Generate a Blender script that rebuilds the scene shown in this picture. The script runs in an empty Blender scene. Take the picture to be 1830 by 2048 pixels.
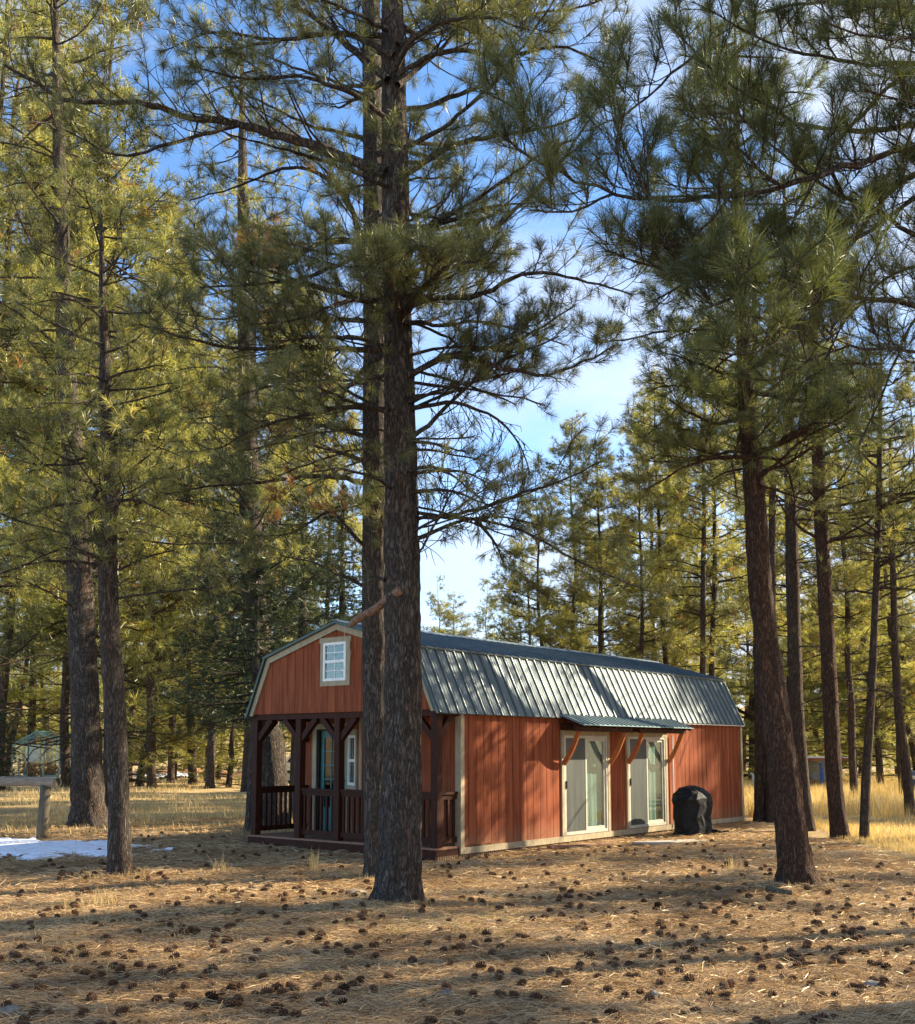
import bpy, math, random
import numpy as np
from mathutils import Vector, Matrix
SC = bpy.context.scene
COL = SC.collection
R = math.radians
# ------------------------------------------------------------------ camera, sky, sun, exposure
EYE = 1.67; FPX = 2160.0; PPX = 915.0; PPY = 1250.0; PITCH = math.atan((1500-PPY)/FPX)
cd = bpy.data.cameras.new('camera'); cam = bpy.data.objects.new('camera', cd); COL.objects.link(cam)
cam.location = (0, 0, EYE); cam.rotation_euler = (R(90)+PITCH, 0, 0)
cd.sensor_fit = 'VERTICAL'; cd.sensor_height = 24.0; cd.sensor_width = 24.0
cd.lens = 24.0*FPX/2048; cd.shift_y = (PPY-1024)/2048; cd.clip_start = .05; cd.clip_end = 2000
SC.camera = cam
SUN_AZ = 69.0; SUN_EL = 29.0          # azimuth clockwise from +Y
wd = bpy.data.worlds.new('World'); SC.world = wd; wd.use_nodes = True
wt = wd.node_tree; wt.nodes.clear()
def wn(t, **k):
    n = wt.nodes.new(t)
    for a, b in k.items(): setattr(n, a, b)
    return n
sky = wn('ShaderNodeTexSky', sky_type='NISHITA', sun_disc=False, sun_elevation=R(SUN_EL), sun_rotation=R(SUN_AZ))
sky.altitude = 2200; sky.air_density = 1.0; sky.dust_density = .1; sky.ozone_density = 1.3
tc = wn('ShaderNodeTexCoord'); mp = wn('ShaderNodeMapping'); mp.inputs['Scale'].default_value = (1.0, 1.0, 2.6)
mp.inputs['Rotation'].default_value = (0.25, .5, .1)
nz = wn('ShaderNodeTexNoise'); nz.inputs['Scale'].default_value = 2.1; nz.inputs['Detail'].default_value = 7; nz.inputs['Roughness'].default_value = .56; nz.inputs['Distortion'].default_value = .35
rp = wn('ShaderNodeValToRGB'); rp.color_ramp.elements[0].position = .41; rp.color_ramp.elements[1].position = .63
# more cloud towards the right and low in the sky
sx = wn('ShaderNodeSeparateXYZ')
ma = wn('ShaderNodeMath', operation='MULTIPLY_ADD'); ma.inputs[1].default_value = .28; ma.inputs[2].default_value = 0.04
mb = wn('ShaderNodeMath', operation='MULTIPLY_ADD'); mb.inputs[1].default_value = -.12
ad = wn('ShaderNodeMath', operation='ADD')
mx = wn('ShaderNodeMixRGB', blend_type='MIX'); mx.inputs['Color2'].default_value = (2.6, 2.9, 3.5, 1)
hs = wn('ShaderNodeHueSaturation'); hs.inputs['Saturation'].default_value = 1.14
bg = wn('ShaderNodeBackground'); bg.inputs['Strength'].default_value = .12; out = wn('ShaderNodeOutputWorld')
L = wt.links.new
L(tc.outputs['Generated'], mp.inputs['Vector']); L(mp.outputs[0], nz.inputs['Vector'])
L(tc.outputs['Generated'], sx.inputs[0]); L(sx.outputs['X'], ma.inputs[0]); L(sx.outputs['Z'], mb.inputs[0]); L(ma.outputs[0], mb.inputs[2])
L(nz.outputs['Fac'], ad.inputs[0]); L(mb.outputs[0], ad.inputs[1]); L(ad.outputs[0], rp.inputs[0])
L(sky.outputs[0], hs.inputs['Color']); L(hs.outputs[0], mx.inputs['Color1']); L(rp.outputs[0], mx.inputs['Fac']); L(mx.outputs[0], bg.inputs['Color']); L(bg.outputs[0], out.inputs['Surface'])
sl = bpy.data.lights.new('sun', 'SUN'); sl.energy = 5.0; sl.angle = R(.55); sl.color = (1.0, .85, .60)
so = bpy.data.objects.new('sun', sl); COL.objects.link(so)
sd = Vector((math.sin(R(SUN_AZ))*math.cos(R(SUN_EL)), math.cos(R(SUN_AZ))*math.cos(R(SUN_EL)), math.sin(R(SUN_EL))))
so.rotation_euler = sd.to_track_quat('Z', 'Y').to_euler(); so.location = sd*60
vs = SC.view_settings; vs.view_transform = 'Standard'; vs.look = 'None'; vs.exposure = 1.62; vs.gamma = 1
cy = SC.cycles; cy.max_bounces = 7; cy.diffuse_bounces = 4; cy.glossy_bounces = 3; cy.transmission_bounces = 5; cy.transparent_max_bounces = 8
cy.sample_clamp_indirect = 6; cy.use_denoising = True
try: cy.denoising_prefilter = 'ACCURATE'
except Exception: pass

# ------------------------------------------------------------------ helpers
def at(px, py, d):
    """world point on the photograph's pixel ray at distance d along +Y"""
    u = PPY-py; Y = FPX*math.cos(PITCH)-u*math.sin(PITCH); Z = FPX*math.sin(PITCH)+u*math.cos(PITCH)
    return np.array([(px-PPX)/Y*d, d, EYE+Z/Y*d])
def tag(o, label=None, cat=None, group=None, kind=None):
    for k, v in (('label', label), ('category', cat), ('group', group), ('kind', kind)):
        if v: o[k] = v
    return o
def thing(name, label, cat, loc=(0, 0, 0), rz=0, group=None):
    o = bpy.data.objects.new(name, None); COL.objects.link(o); o.location = loc; o.rotation_euler = (0, 0, rz); o.empty_display_size = .2
    return tag(o, label, cat, group)
def mesh_np(name, V, F, mat, parent=None, smooth=False, midx=None):
    """V (N,3); F list of (M,k) int arrays"""
    me = bpy.data.meshes.new(name); V = np.asarray(V, np.float32)
    me.vertices.add(len(V)); me.vertices.foreach_set('co', V.ravel())
    F = [np.asarray(f, np.int32) for f in F if len(f)]
    tot = np.concatenate([np.full(len(f), f.shape[1], np.int32) for f in F])
    idx = np.concatenate([f.ravel() for f in F])
    me.loops.add(len(idx)); me.loops.foreach_set('vertex_index', idx)
    st = np.concatenate([[0], np.cumsum(tot)[:-1]]).astype(np.int32)
    me.polygons.add(len(tot)); me.polygons.foreach_set('loop_start', st); me.polygons.foreach_set('loop_total', tot)
    for m in (mat if isinstance(mat, (list, tuple)) else [mat]): me.materials.append(m)
    if midx is not None: me.polygons.foreach_set('material_index', np.asarray(midx, np.int32))
    me.update(calc_edges=True)
    if smooth: me.polygons.foreach_set('use_smooth', np.ones(len(tot), bool))
    return link(name, me, parent)
def link(name, me, parent=None):
    o = bpy.data.objects.new(name, me); COL.objects.link(o)
    if parent is not None: o.parent = parent
    return o
def copy_tree(o, parent=None):
    c = o.copy(); COL.objects.link(c)
    if parent is not None: c.parent = parent
    for ch in list(o.children): copy_tree(ch, c)
    return c
_H = {}
def vnoise(P, seed=0):
    """smooth value noise in [-1,1], P (N,3)"""
    if seed not in _H: _H[seed] = np.random.RandomState(seed).rand(32, 32, 32)*2-1
    T = _H[seed]; P = np.asarray(P, float); i = np.floor(P).astype(int); f = P-i; f = f*f*(3-2*f); r = 0
    for a in (0, 1):
        for b in (0, 1):
            for c in (0, 1):
                w = (f[:, 0] if a else 1-f[:, 0])*(f[:, 1] if b else 1-f[:, 1])*(f[:, 2] if c else 1-f[:, 2])
                r = r+w*T[(i[:, 0]+a) & 31, (i[:, 1]+b) & 31, (i[:, 2]+c) & 31]
    return r
class MB:
    """collects polygons; build() links them as ONE mesh object"""
    def __init__(s): s.v = []; s.f = []
    def poly(s, pts):
        b = len(s.v); s.v += [tuple(p) for p in pts]; s.f.append(list(range(b, b+len(pts)))); return s
    def box(s, x0, x1, y0, y1, z0, z1, M=None):
        c = [(x, y, z) for z in (z0, z1) for y in (y0, y1) for x in (x0, x1)]
        if M is not None: c = [tuple(M @ Vector(p)) for p in c]
        b = len(s.v); s.v += c
        for q in ((0, 2, 3, 1), (4, 5, 7, 6), (0, 1, 5, 4), (2, 6, 7, 3), (0, 4, 6, 2), (1, 3, 7, 5)): s.f.append([b+i for i in q])
        return s
    def beam(s, p0, p1, w, h, up=(0, 0, 1)):
        p0 = Vector(p0); p1 = Vector(p1); d = (p1-p0); l = d.length; d.normalize()
        up = Vector(up); sd_ = d.cross(up)
        if sd_.length < 1e-4: sd_ = d.cross(Vector((1, 0, 0)))
        sd_.normalize(); u = sd_.cross(d)
        M = Matrix((sd_, d, u)).transposed().to_4x4(); M.translation = p0
        return s.box(-w/2, w/2, 0, l, -h/2, h/2, M)
    def prism(s, pts, axis_vec):
        """planar polygon extruded by a vector"""
        b = len(s.v); n = len(pts); a = Vector(axis_vec)
        s.v += [tuple(p) for p in pts]+[tuple(Vector(p)+a) for p in pts]
        s.f.append([b+i for i in range(n)][::-1]); s.f.append([b+n+i for i in range(n)])
        for i in range(n): j = (i+1) % n; s.f.append([b+i, b+j, b+n+j, b+n+i])
        return s
    def tube(s, pts, rad, n=10, cap=True):
        V, F = tube_np([np.array(p, float) for p in pts], rad, n); b = len(s.v)
        s.v += [tuple(p) for p in V]; s.f += [[b+i for i in q] for q in F.tolist()]
        if cap:
            k = len(pts); s.f.append([b+i for i in range(n)][::-1]); s.f.append([b+(k-1)*n+i for i in range(n)])
        return s
    def build(s, name, mat, parent=None, smooth=False, bevel=0):
        me = bpy.data.meshes.new(name); me.from_pydata(s.v, [], s.f); me.materials.append(mat); me.update()
        if smooth: me.polygons.foreach_set('use_smooth', np.ones(len(me.polygons), bool))
        o = link(name, me, parent)
        if bevel:
            m = o.modifiers.new('b', 'BEVEL'); m.width = bevel; m.segments = 2; m.limit_method = 'ANGLE'
        return o
def tube_np(pts, rad, n):
    P = np.array(pts, float); k = len(P); rad = np.broadcast_to(np.asarray(rad, float), (k,))
    T = np.gradient(P, axis=0); T /= np.linalg.norm(T, axis=1)[:, None]+1e-9
    ref = np.array([.31, .17, .93]) if abs(T[:, 2]).mean() < .8 else np.array([.93, .3, .1])
    A = np.cross(T, ref); A /= np.linalg.norm(A, axis=1)[:, None]+1e-9; B = np.cross(T, A)
    th = np.arange(n)*2*np.pi/n
    V = P[:, None]+rad[:, None, None]*(np.cos(th)[None, :, None]*A[:, None]+np.sin(th)[None, :, None]*B[:, None])
    i = np.arange(k-1)[:, None]*n; j = np.arange(n)[None]; j2 = (j+1) % n
    F = np.stack([i+j, i+j2, i+n+j2, i+n+j], -1).reshape(-1, 4)
    return V.reshape(-1, 3), F

# ------------------------------------------------------------------ materials
MATS = {}
def mat(name, col=(.5, .5, .5), rough=.7, metal=0, **k):
    m = bpy.data.materials.new(name); m.use_nodes = True; b = m.node_tree.nodes['Principled BSDF']
    b.inputs['Specular IOR Level'].default_value = .12 if rough >= .55 else .5; b.inputs['Base Color'].default_value = (*col, 1); b.inputs['Roughness'].default_value = rough; b.inputs['Metallic'].default_value = metal
    for a, v in k.items(): b.inputs[a.replace('_', ' ')].default_value = v
    MATS[name] = m; return m
def N(m, t, **k):
    n = m.node_tree.nodes.new(t)
    for a, b in k.items(): setattr(n, a, b)
    return n
def noisy(name, c1, c2, scale=(1, 1, 1), nscale=6, detail=6, rough=.75, bump=.0, bscale=None, lo=.35, hi=.65, c3=None, bdist=.02, metal=0, **k):
    """two or three tone noise colour + bump in object coordinates"""
    m = mat(name, c1, rough, metal, **k); nt = m.node_tree; b = nt.nodes['Principled BSDF']
    t = N(m, 'ShaderNodeTexCoord'); p = N(m, 'ShaderNodeMapping'); p.inputs['Scale'].default_value = scale
    n = N(m, 'ShaderNodeTexNoise'); n.inputs['Scale'].default_value = nscale; n.inputs['Detail'].default_value = detail; n.inputs['Roughness'].default_value = .62
    r = N(m, 'ShaderNodeValToRGB'); e = r.color_ramp.elements; e[0].position = lo; e[0].color = (*c1, 1); e[1].position = hi; e[1].color = (*c2, 1)
    if c3: q = e.new((lo+hi)/2); q.color = (*c3, 1)
    l = nt.links.new; l(t.outputs['Object'], p.inputs[0]); l(p.outputs[0], n.inputs['Vector']); l(n.outputs['Fac'], r.inputs[0]); l(r.outputs[0], b.inputs['Base Color'])
    if bump:
        n2 = N(m, 'ShaderNodeTexNoise'); n2.inputs['Scale'].default_value = bscale or nscale*3; n2.inputs['Detail'].default_value = 5
        bp = N(m, 'ShaderNodeBump'); bp.inputs['Strength'].default_value = bump; bp.inputs['Distance'].default_value = bdist
        l(p.outputs[0], n2.inputs['Vector']); l(n2.outputs['Fac'], bp.inputs['Height']); l(bp.outputs[0], b.inputs['Normal'])
    return m
def bark(name, dark, mid, light, vs_=9):
    m = mat(name, mid, .92); nt = m.node_tree; b = nt.nodes['Principled BSDF']; l = nt.links.new
    b.inputs['Specular IOR Level'].default_value = .25
    t = N(m, 'ShaderNodeTexCoord'); p = N(m, 'ShaderNodeMapping'); p.inputs['Scale'].default_value = (1, 1, .20)
    w = N(m, 'ShaderNodeTexNoise'); w.inputs['Scale'].default_value = 11; w.inputs['Detail'].default_value = 6
    mxv = N(m, 'ShaderNodeMixRGB'); mxv.blend_type = 'LINEAR_LIGHT'; mxv.inputs['Fac'].default_value = .22
    v = N(m, 'ShaderNodeTexVoronoi', feature='DISTANCE_TO_EDGE'); v.inputs['Scale'].default_value = vs_
    rv = N(m, 'ShaderNodeValToRGB'); rv.color_ramp.elements[0].position = 0; rv.color_ramp.elements[1].position = .30; rv.color_ramp.elements[0].color = (.10, .10, .10, 1)
    n = N(m, 'ShaderNodeTexNoise'); n.inputs['Scale'].default_value = 30; n.inputs['Detail'].default_value = 9; n.inputs['Roughness'].default_value = .78
    r = N(m, 'ShaderNodeValToRGB'); e = r.color_ramp.elements; e[0].position = .36; e[0].color = (*[x*.45 for x in mid], 1); e[1].position = .66; e[1].color = (*light, 1)
    q = e.new(.5); q.color = (*mid, 1)
    mx_ = N(m, 'ShaderNodeMixRGB'); mx_.inputs['Color1'].default_value = (*dark, 1)
    l(t.outputs['Object'], p.inputs[0]); l(p.outputs[0], w.inputs['Vector']); l(p.outputs[0], mxv.inputs['Color1']); l(w.outputs['Color'], mxv.inputs['Color2'])
    l(mxv.outputs[0], v.inputs['Vector']); l(v.outputs['Distance'], rv.inputs[0]); l(mxv.outputs[0], n.inputs['Vector']); l(n.outputs['Fac'], r.inputs[0])
    nb = N(m, 'ShaderNodeTexNoise'); nb.inputs['Scale'].default_value = 5.5; nb.inputs['Detail'].default_value = 5; rb_ = N(m, 'ShaderNodeValToRGB'); rb_.color_ramp.elements[0].position = .52; rb_.color_ramp.elements[1].position = .68; rb_.color_ramp.elements[1].color = (.55, .55, .55, 1)
    mo = N(m, 'ShaderNodeMixRGB'); mo.inputs['Color2'].default_value = (.21, .105, .055, 1); l(mxv.outputs[0], nb.inputs['Vector']); l(nb.outputs['Fac'], rb_.inputs[0]); l(rb_.outputs[0], mo.inputs[0]); l(r.outputs[0], mo.inputs['Color1'])
    l(rv.outputs[0], mx_.inputs['Fac']); l(mo.outputs[0], mx_.inputs['Color2']); l(mx_.outputs[0], b.inputs['Base Color'])
    ah = N(m, 'ShaderNodeMath', operation='MULTIPLY_ADD'); ah.inputs[1].default_value = 1.1
    l(n.outputs['Fac'], ah.inputs[0]); l(rv.outputs[0], ah.inputs[2])
    bp = N(m, 'ShaderNodeBump'); bp.inputs['Strength'].default_value = .9; bp.inputs['Distance'].default_value = .032
    l(ah.outputs[0], bp.inputs['Height']); l(bp.outputs[0], b.inputs['Normal'])
    return m
def leaf(name, cols, trans, tfac=.38, gloss=.06, clump=1.2):
    """needle material: colour varies needle by needle and clump by clump; light passes through"""
    m = bpy.data.materials.new(name); m.use_nodes = True; nt = m.node_tree; nt.nodes.clear(); l = nt.links.new
    g = N(m, 'ShaderNodeNewGeometry'); r = N(m, 'ShaderNodeValToRGB'); el = r.color_ramp.elements
    for i, c in enumerate(cols):
        e = el[i] if i < 2 else el.new(i/(len(cols)-1))
        e.position = i/(len(cols)-1); e.color = (*c, 1)
    t = N(m, 'ShaderNodeTexCoord'); n = N(m, 'ShaderNodeTexNoise'); n.inputs['Scale'].default_value = clump; n.inputs['Detail'].default_value = 2
    mx_ = N(m, 'ShaderNodeMath', operation='MULTIPLY_ADD'); mx_.inputs[1].default_value = .55; m2 = N(m, 'ShaderNodeMath', operation='MULTIPLY_ADD'); m2.inputs[1].default_value = 1.3; m2.inputs[2].default_value = -.42
    l(g.outputs['Random Per Island'], mx_.inputs[0]); l(t.outputs['Object'], n.inputs['Vector']); l(n.outputs['Fac'], m2.inputs[0]); l(m2.outputs[0], mx_.inputs[2]); l(mx_.outputs[0], r.inputs[0])
    d = N(m, 'ShaderNodeBsdfDiffuse'); tr = N(m, 'ShaderNodeBsdfTranslucent'); gl = N(m, 'ShaderNodeBsdfGlossy'); gl.inputs['Roughness'].default_value = .38
    gl.inputs['Color'].default_value = (.9, .95, .85, 1)
    tm = N(m, 'ShaderNodeMixRGB', blend_type='MULTIPLY'); tm.inputs['Fac'].default_value = 1; tm.inputs['Color2'].default_value = (*trans, 1)
    a = N(m, 'ShaderNodeMixShader'); a.inputs[0].default_value = tfac; b = N(m, 'ShaderNodeMixShader'); b.inputs[0].default_value = gloss
    o = N(m, 'ShaderNodeOutputMaterial')
    l(r.outputs[0], d.inputs[0]); l(r.outputs[0], tm.inputs['Color1']); l(tm.outputs[0], tr.inputs[0]); l(d.outputs[0], a.inputs[1]); l(tr.outputs[0], a.inputs[2])
    l(a.outputs[0], b.inputs[1]); l(gl.outputs[0], b.inputs[2]); l(b.outputs[0], o.inputs[0]); MATS[name] = m
    return m
bark('bark_grey', (.020, .016, .013), (.125, .102, .086), (.32, .27, .23), 14)
bark('bark_red', (.022, .013, .010), (.13, .070, .045), (.22, .14, .095), 18)
bark('bark_far', (.03, .022, .018), (.11, .078, .058), (.17, .13, .10), 13)
leaf('needles_green', [(.050, .058, .028), (.098, .108, .044), (.155, .155, .062), (.24, .21, .082)], (1.8, 1.7, 1.0), .46, .04)
leaf('needles_cool', [(.026, .037, .019), (.050, .064, .027), (.092, .102, .038), (.17, .16, .058)], (1.7, 1.8, .9), .35, .04)
leaf('needles_sunlit', [(.125, .142, .048), (.20, .215, .070), (.30, .30, .105), (.43, .38, .15)], (1.85, 1.7, 1.0), .52, .03)  # paler, yellower needles: sunlight on the crowns put into the colour
leaf('needles_near', [(.030, .040, .018), (.064, .076, .030), (.115, .122, .044), (.22, .20, .072)], (1.8, 1.7, .95), .36, .05)  # darker needles: backlit silhouette of the near crowns put into the colour
leaf('needles_dark', [(.016, .028, .016), (.030, .045, .022), (.045, .062, .028), (.075, .085, .04)], (1.5, 1.6, .8), .25, .04)
leaf('needles_brown', [(.16, .08, .03), (.26, .14, .055), (.34, .20, .09)], (1.6, 1.3, .8), .35, .03)
leaf('litter', [(.20, .125, .065), (.38, .255, .135), (.52, .37, .205), (.62, .475, .285)], (1.2, 1.0, .8), .15, .03, .6)
leaf('dry_grass', [(.36, .27, .13), (.50, .39, .19), (.62, .50, .26), (.72, .61, .36)], (1.3, 1.1, .8), .35, .03, .4)
leaf('gold_grass', [(.36, .28, .125), (.48, .385, .18), (.58, .49, .25), (.68, .60, .37)], (1.4, 1.15, .7), .35, .03, .25)
leaf('green_grass', [(.10, .15, .03), (.15, .20, .045), (.22, .25, .07)], (1.5, 1.6, .8), .35, .03, 2)
noisy('siding', (.165, .044, .020), (.31, .095, .042), (3, 3, .30), 3.2, 10, .8, .25, 40, c3=(.235, .065, .029), bdist=.004)
noisy('stain_dark', (.030, .010, .006), (.06, .018, .010), (6, 6, .6), 7, 6, .6, .3, 30, bdist=.004)
noisy('wood_post', (.026, .010, .006), (.060, .019, .011), (8, 8, .7), 6, 6, .6, .3, 30, bdist=.004)
noisy('wood_bracket', (.34, .105, .035), (.46, .16, .055), (8, 8, 1), 6, 6, .55, .2, 30, bdist=.004)
noisy('trim_tan', (.30, .25, .165), (.41, .345, .235), (3, 3, 1), 5, 6, .6, .15, 30, bdist=.003)
noisy('vinyl_white', (.74, .74, .72), (.82, .82, .80), (1, 1, 1), 5, 3, .4)
noisy('door_frame', (.40, .38, .32), (.50, .48, .41), (1, 1, 1), 5, 3, .45)
noisy('awning_metal', (.20, .31, .33), (.28, .40, .42), (1, .3, .3), 2, 4, .45, metal=.2)
noisy('deck_board', (.19, .085, .05), (.33, .20, .14), (1.5, 9, 9), 4, 6, .75, .3, 20, bdist=.004)
noisy('roof_metal', (.11, .148, .17), (.155, .198, .22), (1, .35, .35), 1.6, 5, .56, .08, 9, metal=.15, bdist=.01)
noisy('roof_rib', (.055, .075, .080), (.085, .11, .115), (1, 1, 1), 3, 3, .42, metal=.3)  # darker than the panels: shaded rib sides put into the colour
noisy('roof_upper', (.085, .12, .135), (.125, .165, .185), (1, .4, .4), 2, 4, .45, metal=.3)  # same metal as roof_metal, darker: weaker sky reflection put into the colour
noisy('green_trim', (.022, .048, .036), (.035, .066, .050), (1, 1, 1), 4, 3, .45, metal=.2)
noisy('door_teal', (.020, .125, .135), (.032, .165, .175), (1, 1, 1), 5, 3, .45)
noisy('skirt', (.12, .06, .035), (.36, .26, .17), (30, 3, 1), 4, 3, .8)
noisy('concrete', (.30, .27, .23), (.42, .38, .33), (1, 1, 1), 9, 6, .9, .4, 40, bdist=.01)
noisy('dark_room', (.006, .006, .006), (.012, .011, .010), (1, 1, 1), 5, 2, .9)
noisy('curtain', (.17, .225, .215), (.26, .32, .31), (14, 14, .25), 2.2, 3, .8)
noisy('screen', (.030, .038, .035), (.060, .072, .066), (3, 3, .4), 2.0, 3, .5)
noisy('black_plastic', (.010, .011, .013), (.017, .019, .022), (1, 1, 1), 5, 4, .62, .55, 9, bdist=.04)
noisy('log_weathered', (.17, .125, .09), (.30, .235, .175), (1.2, 14, 14), 3, 6, .85, .5, 10, bdist=.01)
noisy('post_weathered', (.075, .062, .046), (.15, .125, .095), (14, 14, 1.2), 3, 6, .85, .5, 10, bdist=.01)
noisy('log_end', (.05, .045, .035), (.14, .12, .085), (12, 12, 12), 4, 6, .9)
noisy('peeled_wood', (.11, .062, .042), (.26, .165, .115), (5, 5, 5), 4, 6, .8, .5, 12, bdist=.01)
noisy('snow', (.74, .79, .88), (.86, .89, .95), (1, 1, 1), 3, 4, .6, .5, 14, bdist=.03)
noisy('stone', (.14, .12, .10), (.27, .24, .20), (1, 1, 1), 8, 6, .9, .5, 25, bdist=.02)
noisy('cone_scale', (.055, .030, .018), (.15, .085, .05), (1, 1, 1), 60, 3, .8)
noisy('steel_green', (.12, .26, .23), (.20, .36, .32), (1, 1, 1), 4, 3, .5)
noisy('blue_paint', (.03, .11, .36), (.05, .15, .44), (1, 1, 1), 4, 3, .45)
noisy('car_blue', (.03, .06, .16), (.04, .08, .20), (1, 1, 1), 4, 3, .3)
noisy('rust_board', (.26, .09, .05), (.38, .17, .10), (1, 1, 1), 4, 4, .7)
noisy('grey_board', (.30, .31, .33), (.44, .45, .46), (1, 1, 1), 4, 4, .7)
noisy('galvanised', (.42, .47, .48), (.55, .60, .60), (1, 1, 1), 4, 3, .4, metal=.3)
noisy('rubber', (.02, .02, .02), (.035, .033, .03), (1, 1, 1), 10, 3, .9)
noisy('soil_red', (.26, .12, .06), (.40, .22, .12), (1, 1, 1), 3, 6, .95, .5, 12, bdist=.05)
noisy('twig', (.12, .09, .065), (.26, .21, .16), (5, 5, 5), 4, 4, .9)
noisy('cord', (.40, .33, .26), (.55, .47, .38), (1, 1, 1), 10, 3, .8)
noisy('brush_leaf', (.34, .18, .06), (.50, .30, .11), (1, 1, 1), 4, 4, .9)
m_ = MATS['cone_scale']; oi = N(m_, 'ShaderNodeObjectInfo'); gi = N(m_, 'ShaderNodeNewGeometry'); hv = N(m_, 'ShaderNodeHueSaturation'); mr = N(m_, 'ShaderNodeMath', operation='MULTIPLY_ADD'); mr.inputs[1].default_value = .9; mr.inputs[2].default_value = .42
pbn = m_.node_tree.nodes['Principled BSDF']; src = pbn.inputs['Base Color'].links[0].from_socket; m_.node_tree.links.new(oi.outputs['Random'], mr.inputs[0]); m_.node_tree.links.new(mr.outputs[0], hv.inputs['Value']); m_.node_tree.links.new(src, hv.inputs['Color']); m_.node_tree.links.new(hv.outputs[0], pbn.inputs['Base Color'])
# dust and splashed soil low on the boards, faded streaks
m_ = MATS['siding']; l = m_.node_tree.links.new; pbn = m_.node_tree.nodes['Principled BSDF']; src = pbn.inputs['Base Color'].links[0].from_socket
tcn = N(m_, 'ShaderNodeTexCoord'); sxn = N(m_, 'ShaderNodeSeparateXYZ'); nn = N(m_, 'ShaderNodeTexNoise'); nn.inputs['Scale'].default_value = 5; nn.inputs['Detail'].default_value = 8; nn.inputs['Roughness'].default_value = .7
f1 = N(m_, 'ShaderNodeMath', operation='MULTIPLY_ADD'); f1.inputs[1].default_value = -1.6; f1.inputs[2].default_value = .25; f2 = N(m_, 'ShaderNodeMath', operation='MULTIPLY_ADD'); f2.inputs[1].default_value = 1.1; f3 = N(m_, 'ShaderNodeMath', operation='MULTIPLY'); f3.inputs[1].default_value = .8; f3.use_clamp = True
mm = N(m_, 'ShaderNodeMixRGB'); mm.inputs['Color2'].default_value = (.27, .15, .09, 1)
l(tcn.outputs['Object'], sxn.inputs[0]); l(tcn.outputs['Object'], nn.inputs['Vector']); l(sxn.outputs['Z'], f1.inputs[0]); l(nn.outputs['Fac'], f2.inputs[0]); l(f1.outputs[0], f2.inputs[2]); l(f2.outputs[0], f3.inputs[0]); l(f3.outputs[0], mm.inputs[0]); l(src, mm.inputs['Color1']); l(mm.outputs[0], pbn.inputs['Base Color'])
def glassmat(name, tint, base_fac):
    m = bpy.data.materials.new(name); m.use_nodes = True; nt = m.node_tree; nt.nodes.clear(); l = nt.links.new
    tr = N(m, 'ShaderNodeBsdfTransparent'); tr.inputs[0].default_value = (*tint, 1); g = N(m, 'ShaderNodeBsdfGlossy'); g.inputs['Roughness'].default_value = .02; g.inputs[0].default_value = (.95, .98, 1, 1)
    lw = N(m, 'ShaderNodeLayerWeight'); lw.inputs[0].default_value = .5; fr = N(m, 'ShaderNodeMath', operation='POWER'); fr.inputs[1].default_value = 4.0; l(lw.outputs['Facing'], fr.inputs[0])
    a = N(m, 'ShaderNodeMath', operation='MULTIPLY_ADD'); a.inputs[1].default_value = .9; a.inputs[2].default_value = base_fac
    n = N(m, 'ShaderNodeTexNoise'); n.inputs['Scale'].default_value = 2.2; bp = N(m, 'ShaderNodeBump'); bp.inputs['Strength'].default_value = .04
    l(n.outputs['Fac'], bp.inputs['Height']); l(bp.outputs[0], g.inputs['Normal'])
    x = N(m, 'ShaderNodeMixShader'); o = N(m, 'ShaderNodeOutputMaterial'); l(fr.outputs[0], a.inputs[0]); l(a.outputs[0], x.inputs[0]); l(tr.outputs[0], x.inputs[1]); l(g.outputs[0], x.inputs[2]); l(x.outputs[0], o.inputs[0])
    MATS[name] = m; return m
glassmat('glass', (.86, .94, .92), .05); glassmat('glass_clear', (.95, .97, .96), .02)

# ------------------------------------------------------------------ ground
def gh(x, y):
    x = np.atleast_1d(np.asarray(x, float)); y = np.atleast_1d(np.asarray(y, float))
    P = np.stack([x*.30, y*.30, np.zeros_like(x)], 1); P2 = np.stack([x*1.6, y*1.6, np.ones_like(x)*3], 1)
    near = vnoise(P, 1)*.045+vnoise(P2, 2)*.012
    for (mx_, my_) in ((-.65, 11.75), (-1.1, 14.3), (-4.4, 14.1), (4.13, 13.1), (-8.0, 23.5)): near = near+.07*np.exp(-((x-mx_)**2+(y-my_)**2)/.55)
    # level pad round the cabin
    far = np.clip((np.hypot(x, y)-120)/200, 0, 1)**1.3*14
    return near+far
def gz(x, y): return float(gh(x, y)[0])
u = np.linspace(-1, 1, 420); gx = np.sinh(u*4.6)/np.sinh(4.6)*420
vv = np.linspace(0, 1, 460); gy = -25+np.where(vv < .45, vv/.45*55, 55+(np.sinh((vv-.45)/.55*3.6)/np.sinh(3.6))*520)
GX, GY = np.meshgrid(gx, gy); GZ = gh(GX.ravel(), GY.ravel())
nx_, ny_ = len(gx), len(gy); ii = (np.arange(ny_-1)[:, None]*nx_+np.arange(nx_-1)[None]).ravel()
gm = mat('ground', (.2, .12, .06), .95); nt = gm.node_tree; l = nt.links.new; pb = nt.nodes['Principled BSDF']; pb.inputs['Specular IOR Level'].default_value = .15
t = N(gm, 'ShaderNodeTexCoord')
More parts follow.
